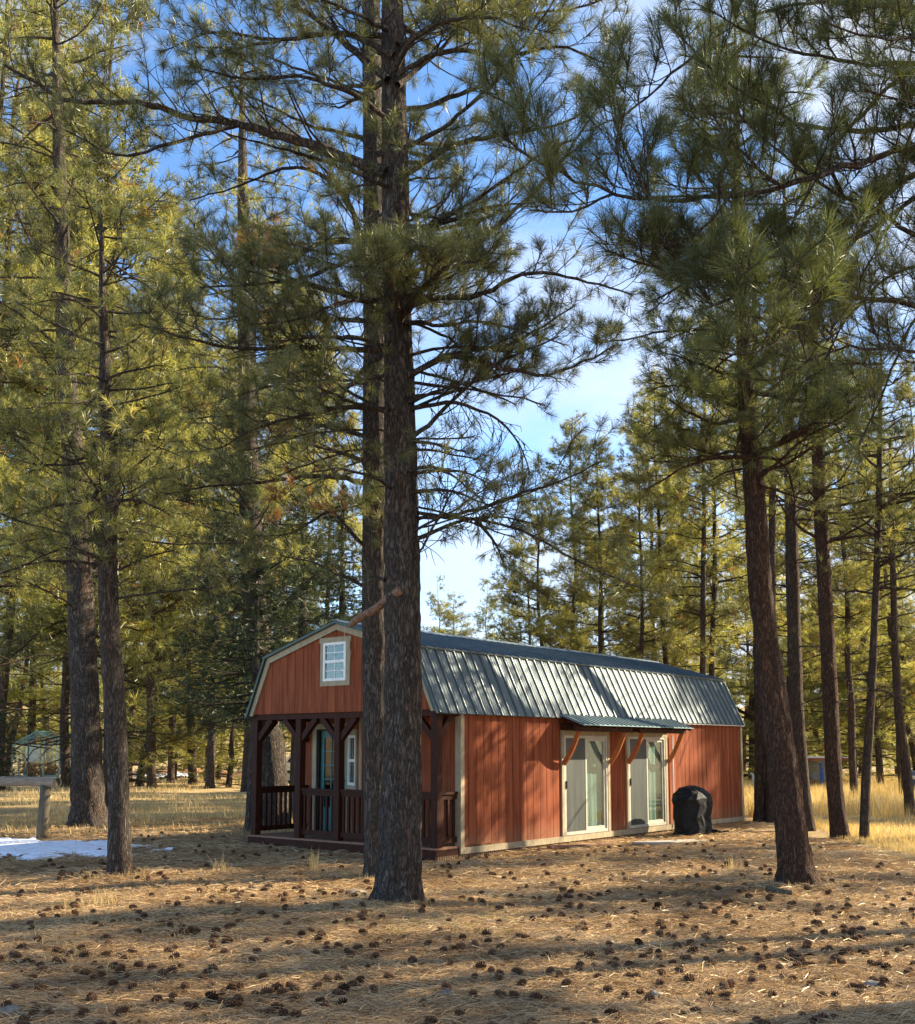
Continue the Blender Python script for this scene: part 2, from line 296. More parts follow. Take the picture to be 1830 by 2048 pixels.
def gnoise(sc, det, ro=.6, dist=0, mp_=None):
    n = N(gm, 'ShaderNodeTexNoise'); n.inputs['Scale'].default_value = sc; n.inputs['Detail'].default_value = det; n.inputs['Roughness'].default_value = ro; n.inputs['Distortion'].default_value = dist
    if mp_:
        q = N(gm, 'ShaderNodeMapping'); q.inputs['Scale'].default_value = mp_; l(t.outputs['Object'], q.inputs[0]); l(q.outputs[0], n.inputs['Vector'])
    else: l(t.outputs['Object'], n.inputs['Vector'])
    return n
def ramp(src, stops):
    r = N(gm, 'ShaderNodeValToRGB'); e = r.color_ramp.elements
    for i, (p_, c) in enumerate(stops):
        q = e[i] if i < 2 else e.new(p_)
        q.position = p_; q.color = (*c, 1)
    l(src, r.inputs[0]); return r
n1 = gnoise(28, 8, .75, .6, (1, 1.8, 1)); c1 = ramp(n1.outputs['Fac'], [(.30, (.13, .082, .043)), (.70, (.56, .40, .22)), (.48, (.33, .22, .12))])
n2 = gnoise(9, 8, .7, 1.2, (1, 3, 1)); c2 = ramp(n2.outputs['Fac'], [(.3, (.26, .18, .08)), (.72, (.68, .53, .28)), (.5, (.46, .34, .17))])
n3 = gnoise(.35, 5, .6); sp = N(gm, 'ShaderNodeSeparateXYZ'); l(t.outputs['Object'], sp.inputs[0])
# litter near, dry meadow beyond: left of the cabin past ~22 m, right of it past the litter's edge
def mth(op, a, b=None, c=None):
    n = N(gm, 'ShaderNodeMath', operation=op)
    for i, v_ in enumerate((a, b, c)):
        if v_ is None: continue
        if isinstance(v_, (int, float)): n.inputs[i].default_value = v_
        else: l(v_, n.inputs[i])
    return n.outputs[0]
yy = mth('MULTIPLY_ADD', n3.outputs['Fac'], 7.0, sp.outputs['Y']); xx = mth('MULTIPLY_ADD', n3.outputs['Fac'], 1.6, sp.outputs['X'])
fl = mth('SMOOTH_MIN', mth('MULTIPLY_ADD', yy, .25, -6.2), 1.0, .1); fr_ = mth('MULTIPLY_ADD', xx, 1.6, -11.6)
fr2 = mth('MULTIPLY', mth('MAXIMUM', mth('MINIMUM', fr_, 1.0), 0.0), mth('MAXIMUM', mth('MINIMUM', mth('MULTIPLY_ADD', sp.outputs['Y'], .35, -5.4), 1.0), 0.0))
mask = mth('MAXIMUM', mth('MAXIMUM', mth('MINIMUM', fl, 1.0), 0.0), fr2)
mxg = N(gm, 'ShaderNodeMixRGB'); l(mask, mxg.inputs[0]); l(c1.outputs[0], mxg.inputs[1]); l(c2.outputs[0], mxg.inputs[2])
n4 = gnoise(.9, 5, .6); r4 = ramp(n4.outputs['Fac'], [(.3, (.74, .72, .70)), (.7, (1.1, 1.08, 1.04))]); mg = N(gm, 'ShaderNodeMixRGB', blend_type='MULTIPLY'); mg.inputs[0].default_value = 1
l(mxg.outputs[0], mg.inputs[1]); l(r4.outputs[0], mg.inputs[2]); l(mg.outputs[0], pb.inputs['Base Color'])
bp = N(gm, 'ShaderNodeBump'); bp.inputs['Strength'].default_value = .8; bp.inputs['Distance'].default_value = .05; l(n1.outputs['Fac'], bp.inputs['Height']); l(bp.outputs[0], pb.inputs['Normal'])
tag(mesh_np('ground', np.stack([GX.ravel(), GY.ravel(), GZ], 1), [np.stack([ii, ii+1, ii+1+nx_, ii+nx_], 1)], gm, smooth=True), 'forest floor of tan pine needles and dry meadow grass', 'ground', kind='structure')

# ------------------------------------------------------------------ the cabin
ORG = (-.33, 16.73); HA = math.atan2(.777, .629)
cabin = thing('cabin', 'red barn-style cabin with gambrel metal roof and corner porch', 'cabin', (ORG[0], ORG[1], 0), HA)
LEN = 11.0; WID = 4.35; EV = 2.31
PROF = [(0, 2.31), (.45, 3.27), (2.175, 3.77), (3.90, 3.27), (4.35, 2.31)]
def prof(y):
    for (a, za), (b, zb) in zip(PROF, PROF[1:]):
        if y <= b: return za+(zb-za)*(y-a)/(b-a)
    return PROF[-1][1]
def siding(mb_, P0, dirv, u0, u1, zb, zt, nrm, th=.04, pitch=.2, gw=.012, gd=.009):
    """grooved vertical siding on the line P0+u*dirv; nrm points out; zb, zt functions of u"""
    P0 = Vector((*P0, 0)); D = Vector((*dirv, 0)); Nn = Vector((*nrm, 0)); us = [u0]; u_ = math.ceil((u0+1e-6)/pitch)*pitch
    while u_ < u1-gw: us += [u_-gw/2, u_+gw/2]; u_ += pitch
    us.append(u1)
    for k in range(0, len(us)-1):
        a, b = us[k], us[k+1]; g = (k % 2 == 1); off = Nn*(-gd if g else 0)
        q = lambda u_, z: tuple(P0+D*u_+off+Vector((0, 0, z)))
        brk = [a]+[p_[0] for p_ in PROF if a < p_[0] < b]+[b]
        pts = [q(a, zb(a)), q(b, zb(b))]+[q(x_, zt(x_)) for x_ in brk[::-1]]
        mb_.poly(pts)
        if k+1 < len(us)-1:
            o1 = Nn*(-gd if g else 0); o2 = Nn*(0 if g else -gd); mb_.poly([tuple(P0+D*b+o1+Vector((0, 0, zb(b)))), tuple(P0+D*b+o2+Vector((0, 0, zb(b)))), tuple(P0+D*b+o2+Vector((0, 0, zt(b)))), tuple(P0+D*b+o1+Vector((0, 0, zt(b))))])
# long right wall (y=0 plane, outside is -y)
D1 = (3.52, 5.01); D2 = (5.79, 7.29); DZ0, DZ1 = .16, 1.93
m = MB()
for a, b in ((.6, D1[0]), (D1[1], D2[0]), (D2[1], LEN)): siding(m, (0, 0), (1, 0), a, b, lambda u: .06, lambda u: EV-.01, (0, -1))
for a, b in (D1, D2):
    siding(m, (0, 0), (1, 0), a, b, lambda u: DZ1, lambda u: EV-.01, (0, -1)); siding(m, (0, 0), (1, 0), a, b, lambda u: .06, lambda u: DZ0, (0, -1))
m.build('side_wall', MATS['siding'], cabin)
# rear gable and left wall, inner shell
m = MB(); siding(m, (LEN, 0), (0, 1), 0, WID, lambda u: .06, lambda u: prof(u), (1, 0)); m.build('rear_wall', MATS['siding'], cabin)
m = MB(); siding(m, (0, WID), (1, 0), 1.33, LEN, lambda u: .06, lambda u: EV-.01, (0, 1)); m.build('side_wall', MATS['siding'], cabin)
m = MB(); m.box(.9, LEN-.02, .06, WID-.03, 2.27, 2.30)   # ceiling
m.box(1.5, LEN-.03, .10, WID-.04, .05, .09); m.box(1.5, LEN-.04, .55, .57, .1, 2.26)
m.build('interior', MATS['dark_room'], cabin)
# front gable (x=0 plane, outside -x)
m = MB(); siding(m, (0, 0), (0, 1), .02, WID-.02, lambda u: 2.30, lambda u: prof(u)-.01, (-1, 0), pitch=.2, gw=.01, gd=.006)
m.box(.012, .03, .03, WID-.03, 2.30, 2.32); m.build('gable_wall', MATS['siding'], cabin)
m = MB(); m.box(.02, .60, .03, WID-.03, 2.325, 2.34); m.box(.60, 1.33, 2.2, WID-.03, 2.325, 2.34); m.box(.60, 1.33, .03, 2.2, 2.322, 2.338)
m.build('porch_ceiling', MATS['stain_dark'], cabin)
# rake trims and green edge
def rake(off_in, off_out, x0, x1, name, mt):
    """band following the gambrel profile between two offsets from it"""
    mb_ = MB(); O, I = [], []; P = [Vector((y, z)) for y, z in PROF]
    for i, p_ in enumerate(P):
        if i == 0: d = (P[1]-P[0]).normalized(); n_ = Vector((-d.y, d.x)); s_ = 1
        elif i == len(P)-1: d = (P[-1]-P[-2]).normalized(); n_ = Vector((-d.y, d.x)); s_ = 1
        else:
            a = (P[i]-P[i-1]).normalized(); b = (P[i+1]-P[i]).normalized(); na = Vector((-a.y, a.x)); nb = Vector((-b.y, b.x)); n_ = (na+nb).normalized(); s_ = 1/max(.3, n_.dot(na))
        O.append(p_+n_*off_out*s_); I.append(p_+n_*off_in*s_)
    # cut the feet level
    O[0].y = I[0].y = EV-.04; O[-1].y = I[-1].y = EV-.04
    for i in range(len(P)-1):
        mb_.prism([(x0, O[i].x, O[i].y), (x0, O[i+1].x, O[i+1].y), (x0, I[i+1].x, I[i+1].y), (x0, I[i].x, I[i].y)], (x1-x0, 0, 0))
    return mb_.build(name, mt, cabin)
rake(-.085, .015, -.035, -.004, 'rake_trim', MATS['trim_tan'])
rake(.018, .062, -.085, .0, 'roof_edge', MATS['green_trim'])
rake(-.085, .015, LEN+.004, LEN+.035, 'rake_trim', MATS['trim_tan'])
rake(.018, .062, LEN+.0, LEN+.085, 'roof_edge', MATS['green_trim'])
# roof panels with raised ribs
roof = MB(); rib = MB(); X0, X1 = -.08, LEN+.08
def panel(A, B, mb_, rb, ribs=True, sp=.229, th=.02, ribh=.026, x0=X0, x1=X1, over=0):
    A = Vector(A); B = Vector(B); d = (B-A).normalized(); n_ = Vector((-d.y, d.x))
    if n_.y < 0: n_ = -n_
    a0 = A+n_*.045; b0 = B+n_*.045
    mb_.prism([(x0, a0.x, a0.y), (x0, b0.x, b0.y), (x0, b0.x-n_.x*th, b0.y-n_.y*th), (x0, a0.x-n_.x*th, a0.y-n_.y*th)], (x1-x0, 0, 0))
    if ribs:
        x = x0+.06; k = 0
        while x < x1-.03:
            h = ribh; w = .019
            q = lambda xx_, P_, hh: (xx_, P_.x+n_.x*hh, P_.y+n_.y*hh)
            for (u0, u1, w0, w1) in ((-w*1.3, -w*.5, 0, h), (-w*.5, w*.5, h, h), (w*.5, w*1.3, h, 0)):
                rb.poly([q(x+u0, a0, w0+.001), q(x+u1, a0, w1+.001), q(x+u1, b0, w1+.001), q(x+u0, b0, w0+.001)])
            rb.poly([q(x-w*1.3, a0, 0), q(x-w*.5, a0, h), q(x+w*.5, a0, h), q(x+w*1.3, a0, 0)])
            # two low stiffeners between the ribs
            for o_ in (.076, .152):
                if x+o_ < x1-.05: mb_.poly([q(x+o_-.012, a0, .0005), q(x+o_, a0, .006), q(x+o_, b0, .006), q(x+o_-.012, b0, .0005)]); mb_.poly([q(x+o_, a0, .006), q(x+o_+.012, a0, .0005), q(x+o_+.012, b0, .0005), q(x+o_, b0, .006)])
            x += sp; k += 1
EVP = (-.055, 2.31-.10)
lowR = MB(); ribR = MB(); panel((-.05, 2.22), (.455, 3.285), lowR, ribR)
o = lowR.build('roof_panel', MATS['roof_metal'], cabin); ribR.build('roof_rib', MATS['roof_rib'], o)
upR = MB(); ribU = MB(); panel((.38, 3.262), (2.175, 3.77), upR, ribU); o = upR.build('roof_panel', MATS['roof_upper'], cabin); ribU.build('roof_rib', MATS['roof_rib'], o)
lo2 = MB(); rl2 = MB(); panel((WID+.05, 2.22), (WID-.455, 3.285), lo2, rl2); o = lo2.build('roof_panel', MATS['roof_metal'], cabin); rl2.build('roof_rib', MATS['roof_rib'], o)
up2 = MB(); ru2 = MB(); panel((WID-.38, 3.262), (2.175, 3.77), up2, ru2); o = up2.build('roof_panel', MATS['roof_upper'], cabin); ru2.build('roof_rib', MATS['roof_rib'], o)
m = MB(); m.prism([(X0-.01, 2.02, 3.795), (X0-.01, 2.175, 3.855), (X0-.01, 2.33, 3.795), (X0-.01, 2.175, 3.842)], (X1-X0+.02, 0, 0)); m.build('ridge_cap', MATS['roof_metal'], cabin)
m = MB(); m.box(X0-.006, X1+.006, .375, .40, 3.285, 3.312); m.build('roof_break_trim', MATS['roof_rib'], cabin)
m = MB(); m.box(7.62, LEN+.07, -.075, -.055, 2.215, 2.245); m.box(.0, LEN, -.05, -.006, 2.285, 2.30); m.build('eave_trim', MATS['vinyl_white'], cabin)
# trims of the long wall
m = MB(); m.box(.575, .665, -.028, -.003, .05, EV-.02); m.box(.572, .60, -.003, .085, .05, EV-.02); m.build('corner_trim', MATS['trim_tan'], cabin)
m = MB(); m.box(LEN-.06, LEN+.005, -.028, -.003, .05, EV-.02); m.box(LEN+.005, LEN+.03, -.028, .07, .05, EV-.02); m.build('corner_trim', MATS['trim_tan'], cabin)
m = MB(); m.box(.667, LEN-.062, -.027, -.003, .05, .15); m.build('base_trim', MATS['trim_tan'], cabin)
m = MB(); x = .05
while x < LEN: m.box(x, x+.028, .0, .02, -.25, .048); x += .056
m.box(.02, LEN, .021, .03, -.25, .045); m.build('skirt', MATS['skirt'], cabin)
MB().box(.0, .565, -.004, .018, .052, .146).build('deck_fascia', MATS['wood_post'], cabin)
m = MB(); y = .03
while y < WID: m.box(.01, .03, y, y+.17, -.25, .145); y += .174
m.build('deck_skirt', MATS['stain_dark'], cabin)
# sliding doors: tan surround, white frame, dark screen leaf, glass leaf in front of a pale curtain
def sliding(a, b):
    d = MB(); d.box(a-.075, a-.002, -.032, -.004, .152, DZ1+.09); d.box(b+.002, b+.075, -.032, -.004, .152, DZ1+.09); d.box(a-.002, b+.002, -.032, -.004, DZ1+.002, DZ1+.09)
    fr = d.build('sliding_door', MATS['trim_tan'], cabin)
    f = MB(); f.box(a, a+.045, -.024, .06, DZ0, DZ1); f.box(b-.045, b, -.024, .06, DZ0, DZ1); f.box(a+.045, b-.045, -.024, .06, DZ1-.045, DZ1); f.box(a+.045, b-.045, -.030, .06, DZ0, DZ0+.055)
    mid = (a+b)/2
    f.box(mid-.02, mid+.025, -.016, .05, DZ0+.055, DZ1-.045); f.box(a+.046, a+.085, -.012, .0, DZ0+.055, DZ1-.045); f.box(b-.10, b-.046, .0, .04, DZ0+.056, DZ1-.046); f.box(mid+.026, b-.101, .0, .04, DZ0+.056, DZ0+.11); f.box(mid+.026, b-.101, .0, .04, DZ1-.10, DZ1-.046)
    f.build('frame', MATS['door_frame'], fr)
    s = MB(); s.box(a+.086, mid-.021, -.009, -.007, DZ0+.058, DZ1-.047); s.build('screen', MATS['screen'], fr)
    g = MB(); g.box(mid+.026, b-.101, .018, .022, DZ0+.111, DZ1-.101); g.build('pane', MATS['glass'], fr)
    c = []; n_ = 60
    cb = MB()
    for i in range(n_):
        u0 = mid-.03+(b-mid+.03)*i/n_; u1 = mid-.03+(b-mid+.03)*(i+1)/n_; w = lambda q: .085+.007*math.sin(q*34)+.006*math.sin(q*21+1)
        cb.poly([(u0, w(u0), DZ0+.02), (u1, w(u1), DZ0+.02), (u1, w(u1), DZ1-.02), (u0, w(u0), DZ1-.02)])
    cb.build('curtain', MATS['curtain'], fr, smooth=True)
    h = MB(); h.box(a+.05, a+.075, -.045, -.013, .98, 1.12); h.build('handle', MATS['rubber'], fr)
sliding(*D1); sliding(*D2)
# awning over the doors
aw = MB(); awr = MB(); A = Vector((-.02, 2.315)); B = Vector((-.56, 2.115)); n_ = Vector((-.347, .938))
aw.prism([(3.33, A.x, A.y), (3.33, B.x, B.y), (3.33, B.x, B.y-.012), (3.33, A.x, A.y-.012)], (4.2, 0, 0))
awn = aw.build('awning', MATS['awning_metal'], cabin)
x = 3.36
while x < 7.53:
    w = .016; h = .016; q = lambda xx_, P_, hh: (xx_, P_.x+n_.x*hh, P_.y+n_.y*hh)
    for (u0, u1, w0, w1) in ((-w*1.3, -w*.5, 0, h), (-w*.5, w*.5, h, h), (w*.5, w*1.3, h, 0)): awr.poly([q(x+u0, A, w0+.001), q(x+u1, A, w1+.001), q(x+u1, B, w1+.001), q(x+u0, B, w0+.001)])
    awr.poly([q(x-w*1.3, B, 0), q(x-w*.5, B, h), q(x+w*.5, B, h), q(x+w*1.3, B, 0)]); x += .165
awr.build('roof_rib', MATS['roof_rib'], awn)
m = MB(); m.box(3.42, 7.46, -.075, -.034, 2.03, 2.15); m.build('ledger', MATS['wood_post'], awn)
m = MB(); m.box(3.2+.12, 5.33, -.40, -.355, 2.0, 2.11); m.box(5.60, 7.50, -.40, -.355, 2.0, 2.11); m.build('front_beam', MATS['wood_post'], awn)
m = MB()
for x in (3.40, 3.95, 4.5, 5.05, 5.6, 6.15, 6.7, 7.25, 7.46): m.beam((x, -.03, 2.27), (x, -.53, 2.085), .04, .07)
m.build('rafter', MATS['wood_post'], awn)
for x in (3.47, 5.06, 5.74, 7.36):
    b = MB(); n2_ = 8; pts = []
    for i in range(n2_+1):   # curved bracket from the wall up to the beam
        t_ = i/n2_; y_ = -.045-.33*t_; z_ = 1.42+.58*t_+.06*math.sin(t_*math.pi)*-1; pts.append((x, y_, z_))
    for i in range(n2_): b.beam(pts[i], (pts[i+1][0], pts[i+1][1]-.004, pts[i+1][2]+.006), .045, .085, (0, 1, 0))
    b.build('bracket', MATS['wood_bracket'], awn)
m = MB(); m.tube([(7.56, -.05, .16), (7.56, -.05, 1.0), (7.56, -.05, 1.97)], .016, 10); m.tube([(7.56, -.05, .17), (7.60, -.07, .12)], .018, 8); m.build('drain_pipe', MATS['vinyl_white'], cabin)
# porch deck
m = MB(); x = .0
while x < 1.30: m.box(x, x+.135, .0, WID, .148, .178); x += .141
m.build('deck', MATS['deck_board'], cabin)
# porch walls: return wall at x=.6, window wall at a slant, door wall at x=1.33
W2L = lambda wx, wy: ((wx-ORG[0])*math.cos(HA)+(wy-ORG[1])*math.sin(HA), -(wx-ORG[0])*math.sin(HA)+(wy-ORG[1])*math.cos(HA))
Dp = W2L(-1.63, 18.55); Ep = W2L(-2.02, 19.80); Dp = (.6, Dp[1]); Ep = (1.33, Ep[1])
m = MB(); siding(m, (.6, 0), (0, 1), .0, Dp[1], lambda u: .18, lambda u: 2.32, (-1, 0), gw=.012); m.build('porch_wall', MATS['siding'], cabin)
dv = Vector((Ep[0]-Dp[0], Ep[1]-Dp[1])); dl = dv.length; dv.normalize(); nv = Vector((-dv.y, dv.x))
if nv.x > 0: nv = -nv
m = MB(); siding(m, Dp, tuple(dv), 0, dl, lambda u: .18, lambda u: 2.32, tuple(nv)); m.build('porch_wall', MATS['siding'], cabin)
DY0, DY1 = 3.24, 4.02    # door opening along y in the x=1.33 wall
m = MB(); siding(m, (1.33, 0), (0, 1), Ep[1], DY0, lambda u: .18, lambda u: 2.32, (-1, 0)); siding(m, (1.33, 0), (0, 1), DY1, WID, lambda u: .18, lambda u: 2.32, (-1, 0)); siding(m, (1.33, 0), (0, 1), DY0, DY1, lambda u: 2.06, lambda u: 2.32, (-1, 0))
m.build('porch_wall', MATS['siding'], cabin)
def onw(u, z, o_): p_ = Vector(Dp)+dv*u+nv*o_; return (p_.x, p_.y, z)
def wbox(mb_, u0, u1, z0, z1, o0, o1):
    mb_.prism([onw(u0, z0, o0), onw(u1, z0, o0), onw(u1, z0, o1), onw(u0, z0, o1)], (0, 0, z1-z0))
w0, w1 = dl*.34, dl*.34+.62
m = MB(); wbox(m, w0-.07, w0, .98, 2.03, .002, .028); wbox(m, w1, w1+.07, .98, 2.03, .002, .028); wbox(m, w0, w1, 1.93, 2.03, .002, .028); wbox(m, w0, w1, .98, 1.05, .002, .028)
wf = m.build('window', MATS['trim_tan'], cabin)
m = MB(); wbox(m, w0+.001, w0+.05, 1.051, 1.929, -.01, .035); wbox(m, w1-.05, w1-.001, 1.051, 1.929, -.01, .035); wbox(m, w0+.05, w1-.05, 1.88, 1.929, -.01, .035); wbox(m, w0+.05, w1-.05, 1.051, 1.10, -.01, .035); wbox(m, w0+.05, w1-.05, 1.46, 1.51, -.01, .034); m.build('sash', MATS['vinyl_white'], wf)
m = MB(); wbox(m, w0+.05, w1-.05, 1.10, 1.88, .010, .014); m.build('pane', MATS['glass'], wf)
m = MB(); wbox(m, w0+.05, w1-.05, 1.10, 1.88, .003, .006); m.build('unlit_backing', MATS['dark_room'], wf)  # near-black sheet painting the darkness of the unlit room behind the glass
m = MB(); wbox(m, -.02, .13, .18, 2.32, .002, .026); m.build('corner_trim', MATS['trim_tan'], cabin)
m = MB(); wbox(m, dl-.12, dl-.04, .18, 2.32, .002, .026); m.build('corner_trim', MATS['trim_tan'], cabin)
m = MB(); m.box(1.30, 1.328, DY0-.10, DY0, .18, 2.05); m.box(1.30, 1.328, DY1, DY1+.10, .18, 2.05); m.box(1.295, 1.328, DY0-.13, DY1+.13, 2.052, 2.15)
dr = m.build('front_door', MATS['trim_tan'], cabin)
m = MB(); m.box(1.331, 1.47, DY1-.05, DY1, .18, 2.05); m.box(1.331, 1.47, DY0, DY1-.05, 2.03, 2.05); m.box(1.331, 1.47, DY0, DY0+.02, .18, 2.03); m.build('jamb', MATS['rubber'], dr)  # near-black jamb: shadow of the door recess put into its colour
m = MB(); a, b = DY0+.02, DY1-.05; m.box(1.38, 1.42, a, a+.085, .18, 2.03); m.box(1.38, 1.42, b-.085, b, .18, 2.03); m.box(1.38, 1.42, a+.085, b-.085, 1.90, 2.03); m.box(1.38, 1.42, a+.085, b-.085, .18, .62)
for i in (1, 2): yb = a+.085+(b-a-.17)*i/3; m.box(1.385, 1.415, yb-.009, yb+.009, .62, 1.90)
for i in range(1, 5): zb = .62+1.28*i/5; m.box(1.386, 1.414, a+.085, b-.085, zb-.009, zb+.009)
m.build('door_leaf', MATS['door_teal'], dr)
m = MB(); m.box(1.398, 1.402, a+.085, b-.085, .62, 1.90); m.build('pane', MATS['glass'], dr)
m = MB(); m.tube([(1.378, a+.06, 1.12), (1.33, a+.06, 1.12)], .012, 8); m.tube([(1.33, a+.055, 1.12), (1.325, a+.16, 1.12)], .012, 8); m.build('handle', MATS['rubber'], dr)
# posts, braces, header
PY = (.07, 1.12, 2.2, 3.14, 4.27)
for y in PY: MB().box(.03, .16, y-.065, y+.065, .179, 2.20).build('post', MATS['wood_post'], cabin, bevel=.006)
m = MB(); m.box(.035, .155, .0, WID, 2.201, 2.30); m.build('header_beam', MATS['stain_dark'], cabin)  # dark front header: shade under the gable edge put into its colour
MB().box(.157, 1.33, WID-.12, WID-.01, 2.201, 2.30).build('header_beam', MATS['wood_post'], cabin); MB().box(.157, .59, .01, .12, 2.201, 2.30).build('header_beam', MATS['wood_post'], cabin)
def brace(p0, p1): MB().beam(p0, p1, .085, .10).build('brace', MATS['wood_post'], cabin)
for y in PY:
    if y < 4: brace((.095, y+.05, 1.86), (.095, y+.40, 2.21))
    if y > .3: brace((.095, y-.05, 1.86), (.095, y-.40, 2.21))
brace((.14, 4.28, 1.84), (.52, 4.28, 2.21)); brace((1.30, 4.28, 1.84), (.95, 4.28, 2.21)); brace((.14, .07, 1.86), (.40, .07, 2.2))
def railing(p0, p1, first=True):
    p0 = Vector(p0); p1 = Vector(p1); d = (p1-p0); n_ = int(d.length/.115); r = MB()
    r.beam((p0.x, p0.y, 1.0), (p1.x, p1.y, 1.0), .09, .04); r.beam((p0.x, p0.y, .9425), (p1.x, p1.y, .9425), .04, .080); o = r.build('railing', MATS['wood_post'], cabin); MB().beam((p0.x, p0.y, .28), (p1.x, p1.y, .28), .04, .085).build('bottom_rail', MATS['wood_post'], o)
    for i in range(n_):
        q = p0+d*((i+.5)/n_); MB().box(q.x-.02, q.x+.02, q.y-.02, q.y+.02, .322, .902).build('baluster', MATS['wood_post'], o)
railing((.095, .14), (.095, 1.05)); railing((.095, 1.19), (.095, 2.13)); railing((.095, 2.27), (.095, 3.07)); railing((.16, .07), (.58, .07)); railing((.16, 4.28), (1.32, 4.28))
# loft window in the gable
a, b, z0, z1 = 1.86, 2.56, 2.74, 3.55
m = MB(); m.box(-.026, -.003, a, a+.08, z0, z1-.08); m.box(-.026, -.003, b-.08, b, z0, z1-.08); m.box(-.030, -.003, a-.02, b+.02, z1-.079, z1+.01); m.box(-.026, -.003, a+.081, b-.081, z0, z0+.08)
wf = m.build('window', MATS['trim_tan'], cabin)
a += .081; b -= .081; z0 += .081; z1 -= .08; mz = (z0+z1)/2
m = MB(); m.box(-.04, -.001, a, a+.045, z0, z1); m.box(-.04, -.001, b-.045, b, z0, z1); m.box(-.04, -.001, a+.045, b-.045, z1-.045, z1); m.box(-.04, -.001, a+.045, b-.045, z0, z0+.045); m.box(-.036, -.001, a+.045, b-.045, mz-.02, mz+.03)
for za, zb in ((z0+.045, mz-.02), (mz+.03, z1-.045)): m.box(-.024, -.012, (a+b)/2-.007, (a+b)/2+.007, za, zb); m.box(-.0245, -.0125, a+.045, b-.045, (za+zb)/2-.007, (za+zb)/2+.007)
m.build('sash', MATS['vinyl_white'], wf)
m = MB(); m.box(-.020, -.016, a+.045, b-.045, z0+.045, z1-.045); m.build('pane', MATS['glass'], wf)
m = MB(); m.box(-.010, -.0085, a+.045, b-.045, z0+.045, z1-.045); m.build('unlit_backing', MATS['dark_room'], wf)  # dark sheet in place of the loft's unlit inside
m = MB(); m.tube([(-.09, 1.90, 3.74), (-.10, 1.91, 3.55), (-.08, 1.85, 3.42), (-.06, 1.80, 3.28), (-.05, 1.84, 3.14)], .006, 6); m.build('loose_cord', MATS['cord'], cabin)

